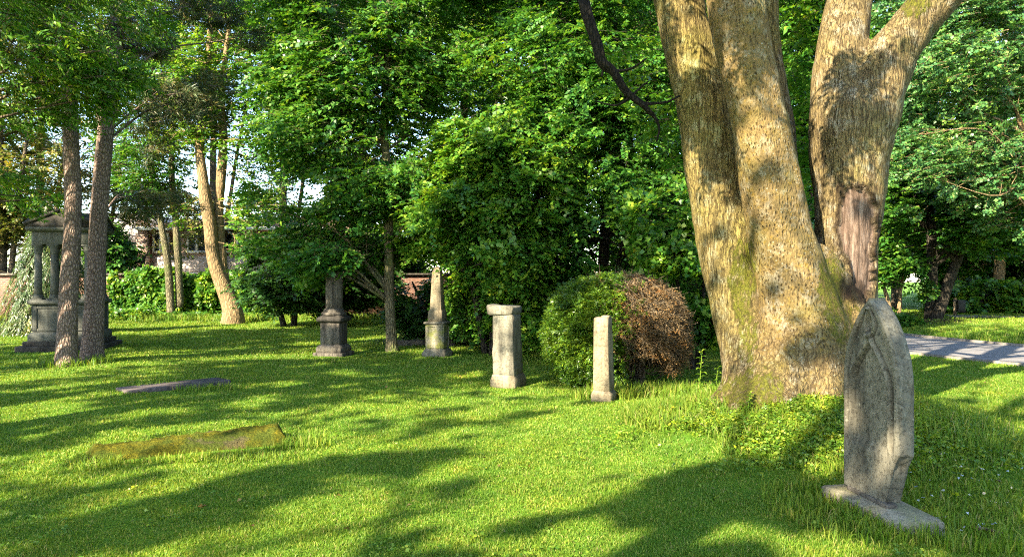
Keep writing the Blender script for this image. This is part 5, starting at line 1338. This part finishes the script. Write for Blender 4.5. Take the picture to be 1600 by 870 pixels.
# ------------------------------------------------------------------ brick wall, ivy, house
N = NT("old_brick")
o_ = N.coords()
mp = N.n("Mapping", {"Vector": N.n("TexCoord").outputs["Object"], "Rotation": (math.radians(90), 0, 0)})
br = N.n("TexBrick", {"Vector": mp.outputs[0], "Color1": (0.20, 0.085, 0.055), "Color2": (0.14, 0.065, 0.05), "Mortar": (0.22, 0.19, 0.15), "Scale": 1.0, "Mortar Size": 0.008, "Brick Width": 0.23, "Row Height": 0.075})
c_ = N.mix(N.ramp(N.noise(o_, 1.4, 5, 0.6), [(0.4, 0.0), (0.7, 0.7)]), br.outputs[0], (0.07, 0.045, 0.035))
MAT_BRICK = N.finish(c_, 0.9, N.bump(N.noise(o_, 30, 4), 0.5, 0.02), 0.1)
g = Geo()
wx0, wx1, wy, wt = -26.0, 3.4, 30.3, 1.72
def boxg(g, x0, x1, y0, y1, z0, z1):
    V = [(x, y, z) for z in (z0, z1) for y in (y0, y1) for x in (x0, x1)]
    g.add(V, [np.array([[0, 2, 3, 1], [4, 5, 7, 6], [0, 1, 5, 4], [2, 6, 7, 3], [0, 4, 6, 2], [1, 3, 7, 5]])])
boxg(g, wx0, wx1, wy, wy + 0.3, -0.2, wt)
for k in range(9): boxg(g, wx0 + 1.2 + k * 3.3, wx0 + 1.62 + k * 3.3, wy - 0.09, wy - 0.002, -0.2, wt - 0.01)
wall = thing("garden_wall", "long old red brick wall behind the lawn, half hidden by ivy", "wall", (-11, wy, 0))
g.obj("brickwork", MAT_BRICK, wall)
g = Geo(); boxg(g, wx0 - 0.02, wx1 + 0.02, wy - 0.12, wy + 0.36, wt + 0.002, wt + 0.09); g.obj("coping", ST_DARK, wall)
# ivy draped over the wall
def ivy_pts(n, u0, u1, seed):
    x = rng.uniform((u0 - CU) / FPX * 30, (u1 - CU) / FPX * 30, n); z = rng.uniform(0.0, 2.1, n) ** 1.0
    top = 1.45 + 1.1 * fnoise(np.stack([x, 0 * x, 0 * x], 1), 0.55, seed)
    z = rng.uniform(0, 1, n) * top
    y = 30.15 - (0.20 + 0.75 * fnoise(np.stack([x, z, 0 * z], 1), 0.9, seed + 3)) * rng.uniform(0.2, 1, n) * (0.45 + 0.55 * np.sin(np.clip(z / top, 0, 1) * 2.6))
    P = np.stack([x, y, z], 1)
    return P[fnoise(P, 0.9, seed + 7) > 0.40]
for k, (u0, u1, lb) in enumerate([(178, 345, "bushy ivy on the wall left of the sunlit forked trunk"), (352, 478, "ivy on the wall right of the sunlit forked trunk")]):
    P = ivy_pts(2100 if k == 0 else 1500, u0, u1, 5 + k)
    iv = thing("ivy", lb, "ivy", (P[:, 0].mean(), 30.0, 0), "ivy patches on the garden wall")
    D = unit(np.stack([rng.normal(0, 0.6, len(P)), -0.7 + 0 * P[:, 0], rng.normal(-0.1, 0.5, len(P))], 1)); N0 = np.stack([rng.normal(0, 0.4, len(P)), np.full(len(P), -0.7), np.full(len(P), 0.7)], 1)
    V, Fq = sprays(P, D, perp(D, N0), 0.4, 11, 0.15, 0.13, 'flat', 0.3, 0.45); link("foliage", V, [Fq], LM_BRIGHT, iv)
    g = Geo(); V, Fq = twig_strips(P, D, 0.4, 0.015); g.add(V, [Fq]); g.obj("stems", BK_BROWN, iv)
# weeds along the foot of the wall
def weed_bed(name, label, u0, u1, d0, d1, n, lm, ll, L, h, kind=None, cat="plant"):
    x = rng.uniform((u0 - CU) / FPX * d0, (u1 - CU) / FPX * d0, n); y = rng.uniform(d0, d1, n); z = gz(x, y) + rng.uniform(0.05, 1, n) * h * (0.4 + 0.9 * fnoise(np.stack([x, y, 0 * x], 1), 0.9, 3))
    P = np.stack([x, y, z], 1); a = rng.uniform(0, 2 * np.pi, n)
    D = unit(np.stack([np.cos(a), np.sin(a), rng.uniform(0.0, 0.8, n)], 1)); N0 = rng.normal(0, 0.4, (n, 3)); N0[:, 2] += 1; N0[:, 1] -= 0.4
    V, Fq = sprays(P, D, perp(D, N0), L, 10, ll, ll * 0.62, 'flat', 0.3, 0.4)
    o = link(name, V, [Fq], lm, None, origin=(x.mean(), y.mean(), 0))
    return tag(o, label, cat) if kind is None else tag(o, kind=kind)
weed_bed("nettle_clump", "bright nettle clump at the wall foot right of the pines", 158, 215, 27.8, 29.2, 260, LM_BRIGHT, 0.14, 0.4, 0.55)
weed_bed("undergrowth", None, 200, 470, 28.6, 29.6, 900, LM_BRIGHT, 0.12, 0.35, 0.28, "stuff")

# house beyond the wall
N = NT("pale_render")
o_ = N.coords()
c_ = N.mix(N.ramp(N.noise(o_, 0.6, 4), [(0.4, 0.0), (0.7, 0.5)]), (0.45, 0.38, 0.35), (0.40, 0.32, 0.28))
MAT_REND = N.finish(c_, 0.9, None, 0.1)
N = NT("house_brick")
mp = N.n("Mapping", {"Vector": N.n("TexCoord").outputs["Object"], "Rotation": (math.radians(90), 0, 0)})
br = N.n("TexBrick", {"Vector": mp.outputs[0], "Color1": (0.34, 0.21, 0.16), "Color2": (0.29, 0.18, 0.14), "Mortar": (0.45, 0.38, 0.32), "Scale": 1.0, "Mortar Size": 0.01, "Brick Width": 0.23, "Row Height": 0.075})
MAT_HB = N.finish(br.outputs[0], 0.9, None, 0.1)
N = NT("white_paint"); MAT_WHITE = N.finish((0.78, 0.77, 0.75), 0.5, None, 0.4)
N = NT("whitewash"); MAT_REND2 = N.finish(N.mix(N.ramp(N.noise(N.coords(), 0.8, 5), [(0.4, 0.0), (0.7, 0.6)]), (0.60, 0.56, 0.56), (0.46, 0.42, 0.42)), 0.9, None, 0.1)
N = NT("window_glass"); MAT_GLASS = N.finish((0.04, 0.05, 0.06), 0.06, None, 0.8)
N = NT("roof_tiles"); MAT_ROOF = N.finish(N.ramp(N.noise(N.coords(), 8, 4), [(0.3, (0.10, 0.07, 0.06)), (0.7, (0.20, 0.14, 0.11))]), 0.85, None, 0.2)
hd = 42.0
def hx(u): return (u - CU) / FPX * hd
def hz_(v): return EYE - (v - CV) / FPX * hd
house = thing("house", "pale rendered and brick house with white framed windows beyond the wall", "house", (hx(300), hd + 4, 0))
g = Geo(); boxg(g, hx(120), hx(222), hd, hd + 9, -0.2, hz_(333)); g.obj("rendered_wall", MAT_REND2, house)
g = Geo(); boxg(g, hx(222) + 0.005, hx(560), hd + 0.3, hd + 9, -0.2, hz_(356)); boxg(g, hx(216), hx(234), hd - 0.25, hd - 0.005, -0.2, hz_(345)); g.obj("brick_wall", MAT_HB, house)
g = Geo(); boxg(g, hx(236), hx(560), hd + 0.15, hd + 0.295, hz_(427), hz_(400)); g.obj("render_band", MAT_REND, house)
g = Geo(); boxg(g, hx(236), hx(560), hd - 0.2, hd + 0.14, hz_(433), hz_(426)); g.obj("ledge", MAT_WHITE, house)
for (u0, u1) in [(236, 262), (290, 322), (346, 392), (440, 476)]:
    fr = Geo(); x0, x1, z0, z1 = hx(u0), hx(u1), hz_(395), hz_(362); f = 0.12; yb = hd + 0.12
    boxg(fr, x0, x1, yb, yb + 0.17, z0, z0 + f); boxg(fr, x0, x1, yb, yb + 0.17, z1 - f, z1); boxg(fr, x0, x0 + f, yb + 0.002, yb + 0.17, z0 + f, z1 - f); boxg(fr, x1 - f, x1, yb + 0.002, yb + 0.17, z0 + f, z1 - f)
    mx = (x0 + x1) / 2; boxg(fr, mx - 0.06, mx + 0.06, yb + 0.002, yb + 0.17, z0 + f, z1 - f)
    wdw = fr.obj("window", MAT_WHITE, house)
    pn_ = Geo(); boxg(pn_, x0 + f, x1 - f, yb + 0.08, yb + 0.10, z0 + f, z1 - f); pn_.obj("pane", MAT_GLASS, wdw)
g = Geo()
xa, xb, ya, yb, z0, z1 = hx(222) - 0.3, hx(566), hd - 0.45, hd + 9.4, hz_(356) + 0.004, hz_(356) + 0.9
g.add([(xa, ya, z0), (xb, ya, z0), (xb, yb, z0), (xa, yb, z0), (xa + 2, (ya + yb) / 2, z1), (xb - 2, (ya + yb) / 2, z1)], [np.array([[0, 1, 5, 4], [2, 3, 4, 5], [3, 2, 1, 0]]), np.array([[1, 2, 5], [3, 0, 4]])])
rf = g.obj("roof", MAT_ROOF, house)
g = Geo(); boxg(g, xa, xb, ya - 0.06, ya - 0.003, z0 - 0.16, z0 + 0.02); g.obj("fascia", MAT_WHITE, house)
for k, (u, v, d, lb, bl) in enumerate([(660, 480, 33.5, "garden shrub beyond the wall behind the obelisk", [(610, 405, 60, 40), (690, 400, 60, 46), (760, 410, 50, 40)]), (520, 480, 34, "garden shrub beyond the wall behind the fluted column", [(480, 390, 60, 40), (545, 385, 50, 46)]),
        (190, 480, 33, "garden shrub beyond the wall right of the pines", [(185, 400, 26, 30), (160, 375, 30, 34)])]):
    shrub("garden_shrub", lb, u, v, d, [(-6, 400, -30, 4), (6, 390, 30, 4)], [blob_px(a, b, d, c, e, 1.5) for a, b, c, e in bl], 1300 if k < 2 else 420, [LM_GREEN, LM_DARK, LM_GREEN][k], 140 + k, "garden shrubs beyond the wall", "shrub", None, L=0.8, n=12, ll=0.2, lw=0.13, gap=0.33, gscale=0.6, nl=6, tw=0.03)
for k, (x0, y0, lb) in enumerate([(20.5, 12.5, "tall tree right of the path, outside the picture"), (25.0, 19.0, "tall tree beyond the bend of the path, outside the picture"), (31.0, 27.0, "tall tree far right beyond the hedge"), (23.0, 5.0, "tall tree nearest on the right, outside the picture"), (36.0, 16.0, "tall tree furthest out on the right")]):
    z0 = float(gz(x0, y0)) - 0.1
    tree("park_tree", lb, "tree", [tr([x0, y0, z0, 0.34], [x0 + 0.1, y0, 1.3, 0.25], [x0 + 0.3, y0 + 0.2, 6, 0.18], [x0, y0, 11, 0.05])], [(x0, y0, 5.5, 3.4, 3.4, 2.6), (x0 + 1, y0 + 1, 9, 3.2, 3.2, 2.6), (x0 - 1.5, y0 - 0.5, 8, 2.6, 2.6, 2.0), (x0, y0, 3.0, 2.8, 2.8, 1.4)], 1500, LM_GREEN, BK_BROWN, "tall trees beyond the path", L=0.9, n=14, ll=0.2, lw=0.13, gap=0.40, gscale=0.5, nl=8, seed=160 + k, tw=0.02)
# distant trees closing the view
for k, (x0, y0, lb) in enumerate([(34, 44, "distant tree at the far right corner of the park"), (44, 50, "distant tree right of the far corner"), (52, 40, "distant tree well to the right, outside the picture"), (40, 62, "distant tree furthest off on the right"), (58, 28, "distant tree far out on the right side"), (-52, 40, "distant tree far out on the left side"), (-44, 26, "distant tree left of the wall's end")]):
    tree("distant_tree", lb, "tree", [tr([x0, y0, 0.1, 0.4], [x0, y0, 2, 0.32], [x0 + 0.4, y0, 8, 0.2], [x0, y0, 13, 0.06])], [(x0, y0, 6, 5, 5, 4), (x0 + 1, y0, 11, 4.5, 4.5, 4), (x0 - 2, y0, 3.5, 5, 4, 2.2)], 1300, LM_GREEN, BK_BROWN, "distant trees closing the view", L=1.3, n=14, ll=0.32, lw=0.22, gap=0.36, gscale=0.3, nl=6, seed=180 + k, tw=0.04)
for k, (u, d, lb) in enumerate([(800, 48, "distant tree behind the bright layered shrub"), (980, 46, "distant tree behind the dark middle thicket"), (1140, 44, "distant tree behind the leaning left stem"), (1500, 50, "distant tree behind the holly with pale branches")]):
    shrub("distant_tree", lb, u, 478, d, [(0, 60, 8, 8)], [blob_px(u, 210, d, 120, 170, 3.5), blob_px(u, 390, d, 120, 70, 3), blob_px(u + 20, 20, d, 150, 130, 4)], 1500, LM_GREEN if k % 2 else LM_DARK, 120 + k, "distant trees closing the view", "tree", BK_BROWN,
          L=1.3, n=14, ll=0.32, lw=0.22, gap=0.36, gscale=0.3, nl=6, inner=0.2, tw=0.04, tilt=0.5)
SHADE = [(-6.4, -3.85, "unseen tree shaped to cast shade, close behind the camera on its left"), (-12.6, 2.6, "unseen tree shaped to cast shade, on the lawn left of the camera"), (-17.2, 10.2, "unseen tree shaped to cast shade, left of the canopy tomb, outside the picture"),
         (-1.2, -7.6, "unseen tree shaped to cast shade, right behind the camera"), (-21.5, 3.5, "unseen tree shaped to cast shade, far to the left of the lawn"), (-23.5, 16.5, "unseen tree shaped to cast shade, at the far left of the wall"), (-14.5, -8.0, "unseen tree shaped to cast shade, furthest behind the camera"), (-8.0, 5.0, "tall leafy tree just left of the picture's near edge"), (-3.4, -2.6, "unseen tree shaped to cast shade, close behind the camera, nearest to it")]
for k, (x0, y0, lb) in enumerate(SHADE):  # unseen trees; leaves kept only where their shadow is wanted
    z0 = float(gz(x0, y0)) - 0.1
    lr = np.random.default_rng(300 + k)
    tk = tr([x0, y0, z0, 0.36], [x0 + 0.1, y0 + 0.1, 1.2, 0.27], [x0 + lr.normal(0, 0.3), y0 + lr.normal(0, 0.3), 5, 0.22], [x0 + lr.normal(0, 0.5), y0 + lr.normal(0, 0.5), 9, 0.13], [x0 + lr.normal(0, 0.8), y0 + lr.normal(0, 0.8), 12.5, 0.04])
    bl = [(x0 + lr.uniform(-2.8, 2.8), y0 + lr.uniform(-2.8, 2.8), lr.uniform(7.2, 11.5), lr.uniform(2.3, 3.2), lr.uniform(2.3, 3.2), lr.uniform(1.3, 2.0)) for _ in range(9)]
    tree("shade_tree", lb, "tree", [tk], bl, 3600, LM_GREEN, BK_BROWN, "unseen trees shaped to shade the lawn from outside the picture", L=0.7, n=14, ll=0.17, lw=0.11, gap=0.25, gscale=0.5, nl=10, seed=200 + k, inner=0.0, sub=2,
         keep=lambda c: shade_keep(c) & out_of_frame(c), pkeep=lambda P: out_of_frame(P) & (shade_keep(P) | (rng.uniform(0, 1, len(P)) < 0.5)), tw=0.008)
# ------------------------------------------------------------------ small growth and odds and ends
# leafy ground cover on the mound
n = 9500
x = 3.05 + rng.normal(-0.1, 0.75, n); y = 6.9 + rng.normal(0, 0.45, n)
ok = clear_of(x, y) & (fnoise(np.stack([x, y, 0 * x], 1), 2.2, 8) > 0.40); x, y = x[ok], y[ok]
a = rng.uniform(0, 2 * np.pi, len(x)); z = gz(x, y) + rng.uniform(0.015, 0.13, len(x))
P = np.stack([x, y, z], 1); D = unit(np.stack([np.cos(a), np.sin(a), rng.uniform(-0.1, 0.5, len(x))], 1)); N0 = rng.normal(0, 0.35, P.shape); N0[:, 2] += 1
V, Fq = sprays(P, D, perp(D, N0), 0.08, 5, 0.034, 0.021, 'flat', 0.2, 0.5)
x, y = sample_lawn(6000, 3.4, 16, 1.2)               # clover and plantain scattered through the mown lawn
ok = clear_of(x, y) & (fnoise(np.stack([x, y, 0 * x], 1), 0.9, 18) > 0.52); x, y = x[ok], y[ok]
P2_ = np.stack([x, y, gz(x, y) + rng.uniform(0.012, 0.035, len(x))], 1); a = rng.uniform(0, 2 * np.pi, len(x)); D = unit(np.stack([np.cos(a), np.sin(a), rng.uniform(0, 0.4, len(x))], 1)); N0 = rng.normal(0, 0.3, P2_.shape); N0[:, 2] += 1
V2, F2 = sprays(P2_, D, perp(D, N0), 0.05, 4, 0.026, 0.020, 'flat', 0.1, 0.35)
Fq = np.vstack([Fq, F2 + len(V)]); V = np.vstack([V, V2])
LM_COVER = leaf_mat("ground_cover_leaf", [(0.070, 0.180, 0.014), (0.12, 0.24, 0.018), (0.19, 0.31, 0.026), (0.27, 0.34, 0.04)], 0.4, big=2.0)
tag(link("ground_cover", V, [Fq], LM_COVER, None, origin=(3.05, 6.95, 0)), kind="stuff")
# tall wild plant left of the trunk
def herb(name, label, base, hgt, n, seed, leafl=0.13):
    lr = np.random.default_rng(seed); root = thing(name, label, "plant", base)
    g = Geo(); top = np.array(base) + np.array([0.03, 0, hgt])
    tube(g, np.array([[*base, 0.007], [base[0] + 0.01, base[1], base[2] + hgt * 0.5, 0.006], [*top, 0.003]]), 6, 10); 
    C, Dd, Nr = [], [], []
    for k in range(n):
        t_ = 0.15 + 0.85 * k / (n - 1); a_ = k * 2.4; el = 0.2 + 0.7 * t_
        d_ = np.array([math.cos(a_), math.sin(a_), el]); d_ /= np.linalg.norm(d_)
        C.append(np.array(base) * (1 - t_) + top * t_); Dd.append(d_); Nr.append(np.array([-math.cos(a_) * el, -math.sin(a_) * el, 1.0]))
    C, Dd, Nr = np.array(C), np.array(Dd), unit(np.array(Nr))
    Vs, Fs = [], []; m = 6
    for i_ in range(len(C)):                            # long curved leaves, folded along the midrib
        s = np.linspace(0, 1, m); ll = leafl * lr.uniform(0.7, 1.2) * (1.15 - 0.5 * i_ / len(C)); lat = np.cross(Dd[i_], Nr[i_])
        mid = C[i_] + Dd[i_] * (s * ll)[:, None] - np.array([0, 0, 1]) * (0.55 * ll * s ** 2)[:, None]
        wd = (0.02 * np.sin(s * math.pi * 0.95 + 0.12) ** 0.8)[:, None]
        b_ = len(Vs) * 3 * m
        Vs.append(np.vstack([mid + lat * wd + Nr[i_] * wd * 0.4, mid, mid - lat * wd + Nr[i_] * wd * 0.4]))
        for j_ in range(m - 1):
            Fs += [[b_ + j_, b_ + j_ + 1, b_ + m + j_ + 1, b_ + m + j_], [b_ + m + j_, b_ + m + j_ + 1, b_ + 2 * m + j_ + 1, b_ + 2 * m + j_]]
    g.obj("stem", LM_COVER, root); link("leaves", np.vstack(Vs), [np.array(Fs)], LM_COVER, root)
bx_ = at(1093, 618, 8.75); herb("tall_wild_plant", "tall leafy wild plant growing at the left foot of the huge trunk", (bx_[0], bx_[1], float(gz(bx_[0], bx_[1]))), 0.58, 22, 1)
bx_ = at(1118, 612, 8.85); herb("wild_plant", "shorter wild plant tucked between the tall one and the trunk", (bx_[0], bx_[1], float(gz(bx_[0], bx_[1]))), 0.36, 14, 2, 0.11)
# climbing sprig on the foot of the trunk
bx_ = at(1168, 640, 7.22); herb("trunk_foot_sprig", "small sprig growing up against the mossy foot of the huge trunk", (bx_[0], bx_[1], float(gz(bx_[0], bx_[1]))), 0.24, 22, 3, 0.06)
# mossy root and stone on the left of the mound
N = NT("root_moss")
o_ = N.coords()
MAT_ROOT = N.finish(N.mix(N.ramp(N.noise(o_, 9, 4), [(0.42, 0.0), (0.58, 1.0)]), (0.22, 0.14, 0.09), (0.16, 0.17, 0.02)), 0.95, N.bump(N.noise(o_, 40, 4), 0.8, 0.02), 0.1)
for k, (u, v, d, s, lb, m_) in enumerate([(1102, 652, 7.25, 0.06, "pale stone half sunk in the mound left of the huge trunk", ST_SAND)]):
    c0 = at(u, v, d); c0[2] = gz(c0[0], c0[1])
    th = np.linspace(0, np.pi, 9); ph = np.linspace(0, 2 * np.pi, 14, endpoint=False)
    T_, P_ = np.meshgrid(th, ph, indexing='ij')
    B_ = np.stack([np.sin(T_) * np.cos(P_) * 1.5, np.sin(T_) * np.sin(P_), np.cos(T_) * 0.6], -1).reshape(-1, 3)
    B_ = B_ * (0.75 + 0.6 * fnoise(B_, 1.8, 40 + k))[:, None] * s
    i_ = np.arange(8)[:, None] * 14; j_ = np.arange(14)[None]; j2_ = (j_ + 1) % 14
    tag(link("sunken_stone", B_ + c0, [np.stack([i_ + j_, i_ + j2_, i_ + 14 + j2_, i_ + 14 + j_], -1).reshape(-1, 4)], m_, None, True, origin=c0), lb, "stone")
# fallen leaves and bits of twig in the lawn
x, y = sample_lawn(350, 3.5, 20, 1.2); ok = clear_of(x, y) & (fnoise(np.stack([x, y, 0 * x], 1), 0.8, 28) > 0.6); x, y = x[ok], y[ok]
P = np.stack([x, y, gz(x, y) + 0.03], 1); a = rng.uniform(0, 2 * np.pi, len(x)); D = np.stack([np.cos(a), np.sin(a), 0.1 * np.sin(a * 3)], 1); N0 = rng.normal(0, 0.4, P.shape); N0[:, 2] += 1
V, Fq = sprays(P, unit(D), perp(unit(D), N0), 0.04, 1, 0.055, 0.035, 'flat', 0.1, 0.3, 0.2)
LM_FALL = leaf_mat("fallen_leaf", [(0.07, 0.045, 0.018), (0.14, 0.09, 0.03), (0.22, 0.18, 0.06)], 0.15)
tag(link("fallen_leaves", V, [Fq], LM_FALL, None, origin=(0, 8, 0)), kind="stuff")
# broken stick in the grass on the right
c0 = at(1548, 836, 4.62); c0[2] = gz(c0[0], c0[1])
g = Geo(); tube(g, np.array([[c0[0] - 0.075, c0[1] + 0.03, c0[2] + 0.05, 0.012], [c0[0], c0[1], c0[2] + 0.045, 0.010], [c0[0] + 0.07, c0[1] - 0.05, c0[2] + 0.035, 0.006]]), 8, 16, 0.3, 3)
tag(link("stick", np.concatenate(g.v), [np.concatenate(a_) for a_ in g.f.values()], BK_BROWN, origin=c0), "short broken brown stick lying in the grass right of the headstone", "stick")
# small speedwell blossoms in the shaded grass
LM_BLOOM = leaf_mat("pale_blossom", [(0.45, 0.50, 0.62), (0.62, 0.66, 0.75)], 0.3)
n = 90; x = rng.uniform(2.75, 4.2, n); y = rng.uniform(4.6, 6.6, n)
P = np.stack([x, y, gz(x, y) + rng.uniform(0.03, 0.07, n)], 1); D = unit(rng.normal(0, 1, P.shape) * np.array([1, 1, 0.2])); N0 = np.tile([0.0, -0.4, 1.0], (n, 1)) + rng.normal(0, 0.2, (n, 3))
V, Fq = sprays(P, D, perp(D, N0), 0.012, 5, 0.012, 0.010, 'flat', 0.1, 0.3)
tag(link("blossoms", V, [Fq], LM_BLOOM, None, origin=(3.3, 5.6, 0)), kind="stuff")
# post with a dark box by the hedge
pc = at(1492, 494, 25.8); pc[2] = gz(pc[0], pc[1])
root = thing("litter_bin_post", "thin post with a dark box beside it in front of the long hedge", "post", pc)
g = Geo(); boxg(g, pc[0] - 0.04, pc[0] + 0.04, pc[1] - 0.04, pc[1] + 0.04, pc[2] - 0.1, pc[2] + 0.62); g.obj("post", BK_BROWN, root)
N = NT("dark_metal"); MAT_DM = N.finish((0.02, 0.02, 0.018), 0.6, None, 0.3)
g = Geo(); block(g, 0.13, 0.12, 0.14, 0.56, (pc[0] + 0.18, pc[1] + 0.02, pc[2]), 0.1, 0.002, 3); g.obj("box", MAT_DM, root)
